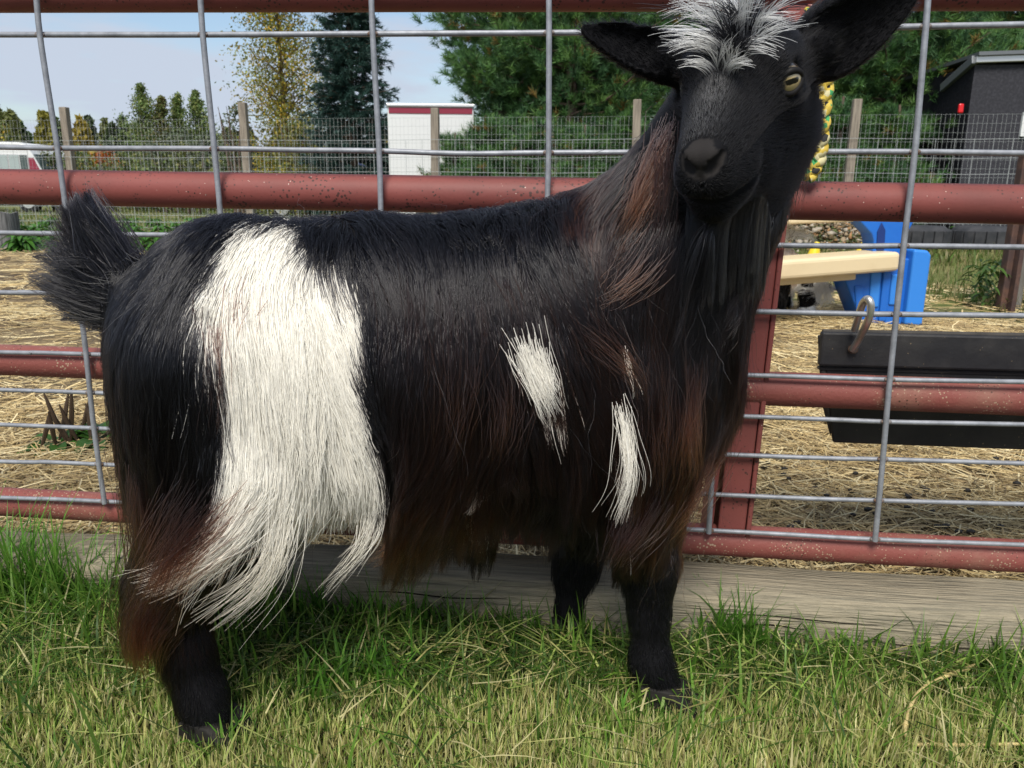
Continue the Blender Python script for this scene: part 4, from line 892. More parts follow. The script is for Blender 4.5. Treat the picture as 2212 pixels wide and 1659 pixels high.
    tag(o, 'brown mound of stones and dead leaves behind the picnic table', 'mound', kind='stuff')

    # leaning rusty steel post with grey ribbed sheet
    M_rust = mat('rusty_steel', (.05, .030, .026), .7, .3, c2=(.11, .055, .035), nscale=20, npos=(.45, .75), bump=.3)
    M_sheet = mat('grey_sheet', (.20, .195, .18), .6, .3, metal=.3, c2=(.10, .09, .075), nscale=10, npos=(.4, .7), stretch=(1, 1, .2))
    g = G(2165, 672); e = empty('leaning_panel', g, 'leaning rusty steel post with grey ribbed sheet at the edge of the pen', 'panel'); PYp = g[1]
    def lean_bar(name, xb, xt, w, dpt, m, dy=0.0, bev=.004):
        A = W(xb, 674, PYp + dy); B = W(xt, 335, PYp + dy + .1); t = unit(B - A); n_ = unit(np.array([0, 1, 0]) - t * t[1]); s = np.cross(n_, t); A = A - t * .06
        MB().box((A + B) / 2, (w, dpt, np.linalg.norm(B - A)), np.stack([s, n_, t], 1)).build(name, m, e, bevel=bev, world=True)
    lean_bar('post', 2162, 2216, .045, .05, M_rust); lean_bar('post_flange', 2175, 2229, .022, .09, M_rust, -.02, .002)
    for k in range(5): lean_bar('sheet_rib', 2192 + 30 * k, 2246 + 30 * k, .040, .018 if k % 2 else .03, M_sheet, .03, .006)

    # weathered log stump at the left
    M_log = mat('grey_log', (.17, .17, .17), .9, .1, c2=(.07, .07, .07), nscale=5, npos=(.42, .62), stretch=(14, 14, .8), bump=.9, bscale=10, bdist=.01)
    g = G(20, 543); e = empty('log_stump', (g[0], g[1], 0), 'grey weathered log stump standing upright in the weeds', 'stump')
    n = 26; V = []; hs = [-.05, .0, .12, .25, .365, .372]
    for hz in hs:
        for k in range(n):
            a = 2 * math.pi * k / n; r = .115 * (1 + .06 * math.sin(5 * a) + .05 * math.sin(11 * a + 1)) * (1 + .06 * (hz < .05)); V.append((r * math.cos(a), r * math.sin(a), hz + .012 * math.sin(3 * a) * (hz > .3)))
    F = [(i * n + k, i * n + (k + 1) % n, (i + 1) * n + (k + 1) % n, (i + 1) * n + k) for i in range(len(hs) - 1) for k in range(n)] + [tuple((len(hs) - 1) * n + k for k in range(n))]
    MB().add(V, F).build('trunk', M_log, e, True)

    # broad weeds
    M_leaf = leaf_mat('weed_leaf', .3, .45, .35)
    def weed(name, g, nl, ll, wd, h, colr, label, group=None, stalks=0, seed=0):
        r = np.random.default_rng(seed); e = empty(name, g, label, 'weed', group); Vs, Fs, Cs = [], [], []; o = 0
        for k in range(nl):
            a = r.uniform(0, 6.283); b = np.array([.15 * ll * math.cos(a), .15 * ll * math.sin(a), r.uniform(0, h)]); L_ = ll * r.uniform(.6, 1.2); up = r.uniform(.1, .9); w = wd * r.uniform(.7, 1.2)
            d = np.array([math.cos(a), math.sin(a), 0]); sdv = np.array([-math.sin(a), math.cos(a), 0]); c = np.array(colr) * r.uniform(.65, 1.4)
            for s in range(5):
                t = s / 4; pz = b + d * L_ * t + np.array([0, 0, L_ * (up * t - .75 * t * t)]); ww = w * math.sin(math.pi * min(1, .12 + .86 * t)) * .5; pz[2] = max(pz[2], .004)
                Vs += [pz - sdv * ww + np.array([0, 0, ww * .4]), pz, pz + sdv * ww + np.array([0, 0, ww * .4])]; Cs += [c] * 3
            for s in range(4): Fs += [(o + 3 * s, o + 3 * s + 1, o + 3 * s + 4, o + 3 * s + 3), (o + 3 * s + 1, o + 3 * s + 2, o + 3 * s + 5, o + 3 * s + 4)]
            o += 15
        link('leaves', mesh_np('leaves', np.array(Vs), np.array(Fs), True, np.array(Cs)), M_leaf, e)
        for k in range(stalks):
            a = r.uniform(0, 6.283); l_ = r.uniform(.6, 1.1) * .13; P = bez([(0, 0, 0), (.02 * math.cos(a), .02 * math.sin(a), l_ * .5), (.035 * math.cos(a), .035 * math.sin(a), l_)], 6)
            P = P + np.array([r.uniform(-.06, .06), r.uniform(-.03, .03), 0]); MB().tube(P, [.003, .003, .0045, .005, .004, .0015], 6).build('seed_stalk', mat('seed_stalk', (.055, .035, .02), .8), e, True)
        return e
    weed('broadleaf_weed', G(130, 972), 16, .07, .03, .02, (.05, .13, .022), 'low broadleaf weed with dark seed stalks in the straw', None, 4, 1)
    weed('broadleaf_weed', G(215, 965), 14, .08, .03, .03, (.05, .13, .022), 'taller weed with dark seed stalks beside the wire stay', None, 7, 2)
    for k, (x, y) in enumerate(((2128, 668), (2105, 655), (2140, 650))):
        weed('tall_weed', G(x, y), 34, .10, .022, .22, (.05, .10, .02), 'leafy green weed growing at the foot of the leaning post', 'weeds at the leaning post', 0, 10 + k)
    # green weeds along the pen edge
    spots = [(x, y) for x in range(50, 640, 42) for y in (500, 520, 545)] + [(x, 492) for x in range(1960, 2240, 34)] + [(2085, 522), (2092, 512), (2078, 530)]
    for k, (x, y) in enumerate(spots):
        y += RNG2.uniform(-8, 8); x += RNG2.uniform(-18, 18)
        weed('field_weed', G(x, y), 60, .16, .05, .16, (.055, .15, .022), 'bright green leafy weed clump along the pen edge', 'weed clumps along the pen edge', 0, 100 + k)
    # low grass beyond the straw
    def field_grass(n, y0, y1, hl, wl, cols, cond):
        Y = RNG2.uniform(y0, y1, n); X = RNG2.uniform(-1, 1, n) * (Y * .75 + .5); k = cond(X, Y); X, Y = X[k], Y[k]; m_ = len(X)
        return blades(np.stack([X, Y, ground_z(X, Y)], -1), RNG2.uniform(0, 6.283, m_), np.abs(RNG2.normal(.5, .35, m_)), RNG2.uniform(*hl, m_), RNG2.uniform(*wl, m_), pick(cols, m_), np.abs(RNG2.normal(.6, .4, m_)), 2)
    FG = [(.11, .16, .035), (.15, .19, .05), (.20, .19, .07), (.28, .24, .11), (.09, .15, .03)]
    A = [field_grass(26000, 3.6, 9.5, (.05, .13), (.004, .009), FG, lambda X, Y: (Y + .72 * X + .8 * vnoise(X, Y, 1.4, 4) > 5.6)), field_grass(30000, 6.5, 30, (.06, .16), (.012, .03), FG, lambda X, Y: (Y + .7 * X > 6.6))]
    o2 = len(A[0][0]); tag(link('field_grass', mesh_np('field_grass', np.concatenate([A[0][0], A[1][0]]), np.concatenate([A[0][1], A[1][1] + o2]), True, np.concatenate([A[0][2], A[1][2]])), M_grass), 'patchy green and yellow grass beyond the pen straw', 'grass', kind='stuff')

    # yellow-green halter hanging on the gate behind the goat's head
    M_rope = bpy.data.materials.new('halter_webbing'); M_rope.use_nodes = True; t = M_rope.node_tree; p = t.nodes['Principled BSDF']; p.inputs['Roughness'].default_value = .85
    co = N(t, 'ShaderNodeTexCoord'); vo = N(t, 'ShaderNodeTexVoronoi'); vo.inputs['Scale'].default_value = 170; t.links.new(co.outputs['Object'], vo.inputs['Vector'])
    rp = N(t, 'ShaderNodeValToRGB'); rp.color_ramp.interpolation = 'CONSTANT'; sx = N(t, 'ShaderNodeSeparateColor'); t.links.new(vo.outputs['Color'], sx.inputs[0]); t.links.new(sx.outputs[0], rp.inputs[0])
    el = rp.color_ramp.elements; el[0].position = 0; el[0].color = (.56, .42, .07, 1); el[1].position = .45; el[1].color = (.55, .50, .28, 1)
    for ps, cl_ in ((.62, (.05, .30, .10, 1)), (.76, (.50, .36, .05, 1)), (.92, (.02, .02, .02, 1))): q = el.new(ps); q.color = cl_
    t.links.new(rp.outputs[0], p.inputs['Base Color'])
    hal = empty('rope_halter', onG(1770, 20, .03), "yellow and green braided halter hanging on the gate behind the goat's head", 'halter')
    path = bez([onG(1745, -30, .055), onG(1752, 40, .05), onG(1780, 55, -.004), onG(1790, 130, -.006), onG(1778, 210, -.006), onG(1772, 290, -.008), onG(1764, 345, -.006), onG(1742, 384, -.004)], 60)
    def braid(path, r, ph, name):
        n = len(path); V = []
        tt = np.gradient(path, axis=0); tt = unit(tt); s = unit(np.cross(tt, GN)); q = np.linspace(0, 1, n) * 34
        return MB().tube(path + s * (.0058 * np.sin(q + ph))[:, None] + GN * (.0022 * np.sin(2 * q + 2 * ph))[:, None], r, 8).build(name, M_rope, hal, True, world=True)
    for ph in (0, 2.094, 4.188): braid(path, .0050, ph, 'strand')
    MB().tube(bez([onG(1742, 20, -.006), onG(1765, 35, -.02), onG(1784, 60, -.008), onG(1784, 130, -.012)], 24), .003, 7).build('tie', M_rope, hal, True, world=True)

    # the smaller black and white goat grazing behind the bench
    YG = 3.62; s2 = SDF(np.array([W(1560, 700, YG)[0] - .12, YG - .25, -.02]), np.array([W(1830, 600, YG)[0] + .05, YG + .25, .52]), .006)
    w2 = lambda x, y, d=0.0: W(x, y, YG + d)
    s2.chain([(w2(1560, 585), .105), (w2(1620, 580), .11), (w2(1680, 580), .10)], .05); s2.chain([(w2(1680, 585), .085), (w2(1712, 590, -.04), .06), (w2(1738, 608, -.06), .048)], .04)
    s2.chain([(w2(1750, 618, -.06), .046), (w2(1748, 642, -.08), .040), (w2(1742, 668, -.10), .028), (w2(1738, 684, -.11), .023)], .02)
    for (x, d) in ((1676, -.05), (1690, .06), (1565, -.06), (1580, .06)): s2.chain([(w2(x, 610, d), .05), (w2(x + 3, 650, d), .032), (w2(x + 2, 688, d), .026)], .03)
    s2.chain([(w2(1736, 606, -.09), .018), (w2(1732, 590, -.11), .016), (w2(1734, 582, -.12), .008)], .01); s2.chain([(w2(1768, 612, -.05), .016), (w2(1788, 622, -.05), .017), (w2(1808, 624, -.05), .006)], .01)
    V2, Q2 = s2.nets(); q2 = PX(V2)
    def goat2col(P):
        q = PX(P); x, y = q[:, 0], q[:, 1]; c = np.tile(np.array([.93, .92, .89]), (len(P), 1)); br = (x > 1690) & (x < 1722) & (y < 618); c[br] *= np.array([.82, .68, .58])
        bl = ((x < 1708) & (y > 600)) | ((x > 1731) & (x < 1757) & (y > 570) & (y < 620)) | (((x - 1738) / 25) ** 2 + ((y - 645) / 20) ** 2 < 1) | ((x > 1776) & (x < 1796) & (y < 636)) | ((y > 681) & (x > 1722)) | ((x > 1762) & (y > 652)); c[bl] = (.010, .009, .009); return c  # black markings, plus forelock shading painted black at the lower right
    goat2 = empty('goat', (w2(1660, 690)[0], YG, 0), 'small black and white goat grazing behind the cream bench', 'goat')
    link('body', mesh_np('body', V2, Q2, True, goat2col(V2)), M_skin, goat2, True)
    P = tri_sample(V2, Q2, 9000); Nn = s2.grad(P); q = PX(P); cb = lambda p: np.tile(unit(np.array([-.1, 0, -1])), (len(p), 1))
    S = grow(s2, P, Nn, np.where(q[:, 0] > 1718, .010, np.where(q[:, 0] > 1695, .03, .06)) * RNG2.uniform(.6, 1.2, len(P)), cb, 7, .25, .3, 0, .01, .12); S, _ = clump(S, 20, .6)
    mh = M_white; curves_obj('coat', S, (.0007 * (1 - .6 * np.linspace(0, 1, 7)))[None], np.repeat(goat2col(P)[:, None, :], 7, 1), mh, goat2)
    n = 260; P = w2(1768, 614, -.1) + RNG2.normal(0, .016, (n, 3)); d = np.stack([RNG2.normal(.25, .6, n), RNG2.normal(-.4, .3, n), RNG2.normal(-.1, .4, n)], -1); out = [P]; p = P
    for i in range(8): d = unit(d + np.array([0, 0, -.22])); p = p + d * .013; out.append(p)
    S, _ = clump(np.stack(out, 1), 25, .7); curves_obj('forelock', S, (.0008 * (1 - .6 * np.linspace(0, 1, 9)))[None], np.tile(np.array([.75, .74, .72]), (n, 9, 1)), mh, goat2)
    n = 420; P = np.stack([RNG2.uniform(w2(1640, 540)[0], w2(1735, 540)[0], n), YG + RNG2.normal(0, .03, n), np.full(n, .36)], -1); P[:, 2] = .355 + .02 * RNG2.random(n)
    d = np.stack([RNG2.normal(.3, .4, n), RNG2.normal(0, .4, n), RNG2.uniform(.3, 1.2, n)], -1); out = [P]; p = P
    for i in range(8): d = unit(d + np.array([.05, 0, -.2])); p = p + d * .012; out.append(p)
    S, _ = clump(np.stack(out, 1), 25, .7); curves_obj('mane', S, (.0008 * (1 - .6 * np.linspace(0, 1, 9)))[None], np.repeat(np.where((RNG2.random(n) < .93)[:, None], np.array([.9, .89, .87]), np.array([.05, .05, .05]))[:, None, :], 9, 1), mh, goat2)

# ------------------------------------------------------------------ pasture fence ten metres behind
if 'far' not in SKIP:
    FA, FB = W(157, 440, 10.75), W(1830, 440, 9.45); FA[2] = FB[2] = 0; fdirv = (FB - FA) / 4.0
    M_post = mat('grey_post', (.27, .235, .19), .9, .1, c2=(.14, .12, .10), nscale=3, npos=(.4, .65), stretch=(20, 20, 1.2), bump=.6, bscale=8, bdist=.006)
    M_fw = mat('fence_wire', (.34, .36, .36), .6, .4)
    fn = empty('wire_fence', FA, 'wire mesh pasture fence on wooden posts behind the pen', 'fence'); fu = unit(fdirv); fnrm = np.array([-fu[1], fu[0], 0])
    tops = [1.62, 1.66, 1.70, 1.73, 1.72, 1.70]
    for k in range(-1, 6):
        c = FA + fdirv * k + fnrm * .06; h = 1.68 + .05 * math.sin(k * 2.3)
        R = np.array(Matrix.Rotation(math.atan2(fu[1], fu[0]), 3, 'Z') @ Matrix.Rotation(.012 * math.sin(k * 3.7), 3, 'Y'))
        MB().box(c + np.array([0, 0, h / 2 - .1]), (.098, .09, h + .2), R).build('post', M_post, fn, bevel=.008, world=True)
    for k in range(-1, 5):
        A = FA + fdirv * k - fnrm * .006; B = FA + fdirv * (k + 1) - fnrm * .006; mb = MB(); n = 12
        for z in (.06, .13, .20, .29, .40, .53, .69, .86, 1.04, 1.25): mb.tube([A + np.array([0, 0, z]), (A + B) / 2 + np.array([0, 0, z - .012 + .006 * math.sin(k * 3 + z * 5)]), B + np.array([0, 0, z])], .0027, 4)
        for i in range(n):
            p = A + (B - A) * (i + .3) / n; mb.tube([p + np.array([0, 0, .03]) - fnrm * .006, p + np.array([0, 0, 1.245]) - fnrm * .006], .0027, 4)
        mb.build('wire_panel', M_fw, fn, world=True)['kind'] = 'stuff'
        mb = MB(); A = A + fnrm * .13; B = B + fnrm * .13; n = int(np.linalg.norm(B - A) / .0508)
        for z in np.arange(.1, 1.56, .1016): mb.tube([A + np.array([0, 0, z]), B + np.array([0, 0, z])], .0012, 3, False)
        for i in range(n):
            p = A + (B - A) * i / n; mb.tube([p + np.array([0, 0, .05]), p + np.array([.004 * math.sin(i * 3), 0, 1.52 + .012 * math.sin(i * .5 + k)])], .0012, 3, False)
        mb.build('wire_mesh', M_fw, fn, world=True)['kind'] = 'stuff'
    # white hose loop hanging on the fence
    lp = W(925, 466, 10.0); MB_ = MB().tube([lp + np.array([.17 * math.cos(a), -.03, .14 * math.sin(a)]) for a in np.linspace(0, 6.1, 30)], .012, 8)
    e = empty('hose_loop', (lp[0], lp[1], 0), 'loop of pale hose hanging low on the pasture fence', 'hose'); MB_.build('hose_coil', mat('pale_hose', (.6, .6, .57), .5), e, True, world=True)

    # ---------------------------------------------------------------- trees
    M_bark = mat('bark', (.085, .062, .048), .95, .1, c2=(.16, .12, .095), nscale=14, npos=(.4, .65), stretch=(1, 1, .3), bump=.9, bscale=20, bdist=.02)
    M_ned = leaf_mat('needles', .18, .5, .3); M_lf = leaf_mat('leaves', .4, .5, .3)
    def needles(P, A, nn, ln, wd, cols, spread=.9, seed=0):
        "tufts at P with axes A: nn thin triangles each"
        r = np.random.default_rng(seed); n = len(P); d = unit(A[:, None, :] * .9 + spread * unit(r.standard_normal((n, nn, 3)))); sdv = unit(np.cross(d, r.standard_normal((n, nn, 3))))
        b = P[:, None, :] + A[:, None, :] * (r.uniform(-.6, .35, (n, nn, 1)) * ln); L_ = ln * r.uniform(.7, 1.2, (n, nn, 1)); V = np.stack([b - sdv * wd, b + sdv * wd, b + d * L_], 2).reshape(-1, 3)
        c = np.repeat(np.repeat(cols[:, None, :], nn, 1) * r.uniform(.7, 1.35, (n, nn, 1)), 3, 1).reshape(-1, 3) if False else np.repeat((np.repeat(cols[:, None, :], nn, 1) * r.uniform(.7, 1.35, (n, nn, 1)))[:, :, None, :], 3, 2).reshape(-1, 3)
        return V, np.arange(len(V)).reshape(-1, 3), c
    def pine_meshes(seed, h, z0, rad, ntier, nlimb, nn=40, ln=.16, wd=.0065, leaf=None):
        r = np.random.default_rng(seed); tr = MB(); wob = [(0, 0, -.1), (.05, .03, h * .3), (-.04, .06, h * .6), (.0, .0, h)]
        tr.tube(bez(wob, 12), np.linspace(.15, .02, 12), 10); P, A, Cc = [], [], []
        for i in range(ntier):
            z = z0 + (h - z0) * (i / ntier) ** .9; R = rad * (1 - .72 * (i / ntier)) * r.uniform(.85, 1.12)
            for k in range(nlimb):
                a = r.uniform(0, 6.283); d = np.array([math.cos(a), math.sin(a), r.uniform(-.05, .35)]); L_ = R * r.uniform(.6, 1.1); o = np.array([0, 0, z + r.uniform(-.15, .15)])
                pts = bez([o, o + d * L_ * .5 + np.array([0, 0, -.05 * L_]), o + d * L_ + np.array([0, 0, .10 * L_])], 7); tr.tube(pts, np.linspace(.032, .006, 7) * (L_ / rad + .3), 5, False)
                nt = int(24 * L_ / .8) + 5
                for j in range(nt):
                    s = r.uniform(.28, 1.0) ** .75; b = pts[min(6, int(s * 6))]; lat = r.normal(0, .30 * L_ * (1.15 - s) + .06, 3) * np.array([1, 1, .55]); p = b + lat; P.append(p); ax = unit(d * .8 + unit(lat) * .5 + np.array([0, 0, .55]) + r.normal(0, .25, 3)); A.append(ax)
                    c = np.array([(.055, .13, .04), (.08, .175, .045), (.042, .10, .042), (.105, .20, .05), (.065, .145, .052)][r.integers(0, 5)]); c = np.array([.20, .13, .035]) if r.random() < .035 else c; Cc.append(c)
        V, F, c = needles(np.array(P), np.array(A), nn, ln, wd, np.array(Cc), .85, seed); return tr.mesh('trunk', True), mesh_np('needle_crown', V, F, False, c)
    pineA = pine_meshes(1, 6.8, 1.0, 2.6, 15, 8); pineB = pine_meshes(2, 6.2, .5, 2.2, 15, 8); pineC = pine_meshes(4, 6.8, 2.5, 1.75, 11, 7); pineS = pine_meshes(3, 2.3, .15, 1.0, 7, 8, 30)
    def put_tree(name, mm, x, Y, rz, sc, label, group):
        g = W(x, 430, Y); e = empty(name, (g[0], Y, 0), label, 'tree', group, rz); e.scale = (sc, sc, sc)
        for nm, me, m in (('trunk', mm[0], M_bark), ('crown', mm[1], M_ned)): link(nm, me, m, e)
        return e
    put_tree('pine_tree', pineA, 1228, 15.2, .4, 1.0, 'large green pine tree with a visible trunk behind the fence', 'pines behind the fence')
    for k, (x, Y, rz, sc, pm) in enumerate(((1640, 15.5, 2.0, 1.0, pineB), (1900, 14.6, 4.1, 1.0, pineA), (2200, 16.4, 1.0, 1.1, pineB), (1450, 18.5, 3.3, 1.1, pineA), (1760, 19, 5.2, 1.15, pineB), (2060, 19.5, .3, 1.15, pineA), (2420, 15.5, 3.0, 1.1, pineA), (1180, 20, 2.6, 1.1, pineB))):
        put_tree('pine_tree', pm, x, Y, rz, sc, 'tall dense green pine tree in the row behind the fence', 'pines behind the fence')
    put_tree('pine_tree', pineC, 1085, 16.4, 1.1, 1.0, 'pine tree with high spreading branches over the white trailer', 'pines behind the fence')
    for k, (x, Y, rz, sc) in enumerate(((1050, 12.6, 0, .78), (1150, 12.9, 1.2, .75), (1260, 12.5, 2.4, .72), (1360, 12.7, 3.7, .8), (1460, 12.4, 4.8, .85), (1580, 12.5, .7, .9), (1700, 12.2, 5.5, .85), (1800, 12.3, 1.9, .9), (1920, 12.3, 2.9, .85), (985, 13.6, 2.2, .7))):
        put_tree('young_pine', pineS, x, Y, rz, sc, 'bushy young pine growing close behind the fence', 'young pines along the fence')
    # blue-green spruce
    def spruce(seed, h, rad):
        r = np.random.default_rng(seed); tr = MB().tube([(0, 0, -.1), (0, 0, h * .5), (0, 0, h)], [.11, .06, .008], 8); P, A, Cc = [], [], []
        for i in range(34):
            z = .25 + (h - .3) * (i / 34); R = rad * (1 - i / 34) ** .85 + .08
            for k in range(13):
                a = r.uniform(0, 6.283); d = np.array([math.cos(a), math.sin(a), -.12]); L_ = R * r.uniform(.7, 1.12); o = np.array([0, 0, z + r.uniform(-.07, .07)]); pts = bez([o, o + d * L_ * .6, o + d * L_ + np.array([0, 0, .10 * L_])], 6); tr.tube(pts, np.linspace(.014, .003, 6), 4, False)
                for s in np.linspace(.25, 1, int(5 + 7 * L_)):
                    b = pts[min(5, int(s * 5))]; q = b + r.normal(0, .05, 3) + np.array([-d[1], d[0], 0]) * r.normal(0, .22 * L_ * (1.1 - s)); P.append(q); A.append(unit(d + r.normal(0, .25, 3))); Cc.append(np.array([(.022, .055, .045), (.03, .07, .058), (.018, .045, .036), (.04, .085, .07)][r.integers(0, 4)]))
        V, F, c = needles(np.array(P), np.array(A), 30, .12, .0085, np.array(Cc), .8, seed); return tr.mesh('trunk', True), mesh_np('needle_crown', V, F, False, c)
    put_tree('spruce_tree', spruce(5, 6.3, 1.15), 768, 16.6, 0, 1.0, 'dark blue-green conical spruce tree beside the white trailer', None)
    # leafy trees and shrubs
    def leafy(seed, h, fw, nl, ls, cols, z0=.3, stems=1, limb=26, dens=1.6):
        "fw(t) crown half-width at height fraction t"
        r = np.random.default_rng(seed); tr = MB(); P = []
        for s in range(stems):
            a = r.uniform(0, 6.283); o = np.array([.15 * math.cos(a), .15 * math.sin(a), 0]) * (stems > 1); tr.tube(bez([o + np.array([0, 0, -.1]), o * 2 + r.normal(0, .06, 3) + np.array([0, 0, h * .5]), o * 3 + np.array([0, 0, h * .97])], 9), np.linspace(.018 * h + .01, .006, 9), 7)
        for i in range(limb):
            t = z0 / h + (1 - z0 / h) * (i + r.random()) / limb; a = r.uniform(0, 6.283); R = fw(t); d = np.array([math.cos(a), math.sin(a), .75]); o = np.array([0, 0, max(.1, t * h - R * .5)]); e_ = o + d * R * r.uniform(.6, 1.0); tr.tube(bez([o, (o + e_) / 2 + r.normal(0, .03, 3), e_], 5), np.linspace(.012 + .004 * h * .3, .004, 5), 5, False)
            m_ = int(nl / limb); s = r.random(m_) ** .6; P.append(o + (e_ - o) * s[:, None] + r.normal(0, 1, (m_, 3)) * (R * .26 + .05) * np.array([1, 1, .9]))
        P = np.concatenate(P); n = len(P); cl = np.array(cols)[r.integers(0, len(cols), n)] * r.uniform(.7, 1.3, (n, 1)); cl *= (1 + .25 * np.sin(P[:, :1] * 4 + P[:, 2:3] * 3))
        u = unit(r.standard_normal((n, 3))); v = unit(np.cross(u, r.standard_normal((n, 3)))); sz = ls * r.uniform(.6, 1.3, (n, 1)); V = np.stack([P - u * sz, P + v * sz * .55, P + u * sz, P - v * sz * .55], 1).reshape(-1, 3)
        return tr.mesh('trunk', True), mesh_np('leaf_crown', V, np.arange(len(V)).reshape(-1, 4), False, np.repeat(cl, 4, 0))
    def put_leafy(name, x, Y, seed, label, group=None, cat='tree', **kw):
        g = W(x, 430, Y); e = empty(name, (g[0], Y, 0), label, cat, group); mm = leafy(seed, **kw); link('trunk' if cat == 'tree' else 'stem', mm[0], M_bark, e); link('crown' if cat == 'tree' else 'foliage', mm[1], M_lf, e); return e
    YEL = [(.34, .27, .035), (.26, .25, .05), (.20, .22, .055), (.40, .26, .025), (.16, .20, .06)]; YG_ = [(.13, .17, .05), (.17, .19, .06), (.10, .14, .045), (.2, .2, .06)]; GRN = [(.07, .12, .035), (.10, .15, .045), (.12, .16, .05), (.15, .17, .055)]; GRY = [(.09, .12, .065), (.12, .15, .085), (.075, .1, .055), (.14, .16, .1)]; ORG = [(.42, .13, .02), (.5, .18, .03), (.35, .1, .02)]; DK = [(.035, .06, .03), (.05, .075, .035), (.06, .085, .035)]
    put_leafy('birch_tree', 622, 22, 31, 'slender birch tree turning yellow beside the dark spruce', h=6.6, fw=lambda t: 1.15 * min(1, (1.02 - t) * 3.2) * min(1, .35 + t * 1.4), nl=20000, ls=.042, cols=YEL, z0=.8, limb=120)
    put_leafy('willow_shrub', 655, 18.5, 32, 'yellow-green bushy shrub at the foot of the birch', None, 'shrub', h=2.2, fw=lambda t: .95 * math.sqrt(max(.05, 1 - t * t)), nl=4200, ls=.04, cols=YG_ + YEL[:2], z0=.1, stems=4, limb=40)
    for k, (x, hh_, w_) in enumerate(((325, 5.3, .62), (367, 4.8, .42), (402, 4.9, .36), (440, 5.0, .5))):
        put_leafy('columnar_tree', x, 36, 40 + k, ('tall narrow green tree standing at the end of the far clump', 'narrow brownish green tree in the far clump of columnar trees', 'thinnest columnar tree in the far clump', 'narrow green tree above the grey willow bush')[k], 'columnar trees in the field', h=hh_, fw=lambda t, w_=w_: 2.0 * w_ * min(1, (1.04 - t) * 1.9) * min(1, .55 + t), nl=8000, ls=.06, cols=[(.13, .19, .055), (.17, .22, .075), (.10, .16, .05), (.2, .22, .07)] if k != 1 else [(.13, .17, .055), (.17, .15, .06)], z0=.2, limb=44)
    for k, (x, Y, hh_, w_, cl_) in enumerate(((400, 31, 2.9, 1.5, GRY), (455, 30, 2.7, 1.1, GRY), (345, 31, 2.4, 1.0, GRY))):
        put_leafy('willow_bush', x, Y, 50 + k, 'grey-green willow bush in front of the columnar trees', 'willow bushes in the field', 'bush', h=hh_, fw=lambda t, w_=w_: w_ * math.sqrt(max(.05, 1 - t * t)), nl=3200, ls=.07, cols=cl_, z0=.1, stems=4, limb=36)
    put_leafy('sapling', 520, 24, 56, 'thin pale green sapling with sparse upright branches near a fence post', None, 'sapling', h=3.2, fw=lambda t: .55 * math.sqrt(max(.05, 1.05 - t)), nl=700, ls=.06, cols=GRY, z0=.4, stems=5, limb=30)
    rs = np.random.default_rng(61)
    for k, x in enumerate(range(120, 860, 52)):
        Y = rs.uniform(24, 29); put_leafy('field_shrub', x + rs.uniform(-15, 15), Y, 62 + k, ('low yellow-green shrub in the hedge across the field', 'low dark green shrub in the hedge across the field', 'low grey-green shrub in the hedge across the field')[k % 3], 'shrubs in the hedge across the field', 'shrub', h=rs.uniform(1.5, 2.1), fw=lambda t: .95 * math.sqrt(max(.05, 1 - t * t)), nl=1500, ls=.065, cols=[YG_, GRN, YG_ + GRY][k % 3], z0=.1, stems=3, limb=24)
    put_leafy('orange_shrub', 240, 33, 90, 'bright orange autumn shrub in the hedge across the field', None, 'shrub', h=2.35, fw=lambda t: .75 * math.sqrt(max(.05, 1 - t * t)), nl=1800, ls=.07, cols=ORG, z0=.1, stems=3, limb=24)
    put_leafy('birch_tree', 15, 48, 91, 'yellowing tree standing above the parked camper', None, h=6.0, fw=lambda t: 1.2 * min(1, (1.02 - t) * 1.6), nl=2600, ls=.11, cols=YEL + GRN[:2], z0=.4, limb=40)
    # far wood
    rw = np.random.default_rng(95); Vs, Cs = [], []
    for k in range(170):
        x = -95 + k * 1.05 + rw.uniform(-.6, .6); Y = rw.uniform(118, 132); h = rw.uniform(9.0, 12.8) * (1.0 if x < -60 else .9); n = 420; t = rw.random(n) ** .8; a = rw.uniform(0, 6.283, n); R = 2.0 * np.sqrt(np.clip(1 - t * t, .03, 1)) * np.sqrt(rw.random(n)); P = np.stack([x + R * np.cos(a), Y + R * np.sin(a), t * h + .1], -1)
        u = unit(rw.standard_normal((n, 3))); v = unit(np.cross(u, rw.standard_normal((n, 3)))); sz = .6 * rw.uniform(.5, 1.2, (n, 1)); Vs.append(np.stack([P - u * sz, P + v * sz * .7, P + u * sz, P - v * sz * .7], 1).reshape(-1, 3))
        c = np.array((DK + GRN)[rw.integers(0, len(DK + GRN))]) * (1.0 if rw.random() > .12 else np.array([2.2, 1.5, .8])); Cs.append(np.repeat(c * rw.uniform(.7, 1.3, (n, 1)), 4, 0))
    V = np.concatenate(Vs); tag(link('far_wood', mesh_np('far_wood', V, np.arange(len(V)).reshape(-1, 4), False, np.concatenate(Cs)), M_lf), 'far line of woodland along the horizon', 'wood', kind='stuff')

    # ---------------------------------------------------------------- vehicles and shed
    M_wh = mat('white_panel', (.62, .63, .63), .45, .35, c2=(.56, .57, .57), nscale=3, npos=(.55, .85)); M_maroon = mat('maroon_stripe', (.22, .022, .045), .4, .4); M_glass = mat('tinted_glass', (.045, .07, .07), .08, .6); M_dark = mat('dark_rubber', (.012, .012, .013), .7, .3); M_alu = mat('alu_trim', (.6, .6, .6), .35, .5, metal=.7)
    g = W(842, 430, 14.6); tr_ = empty('box_trailer', (g[0], g[1], 0), 'white box trailer with red roof stripe behind pine branches', 'trailer', rz=.04)
    Lt, Wt, Ht = 1.56, 3.2, 1.72
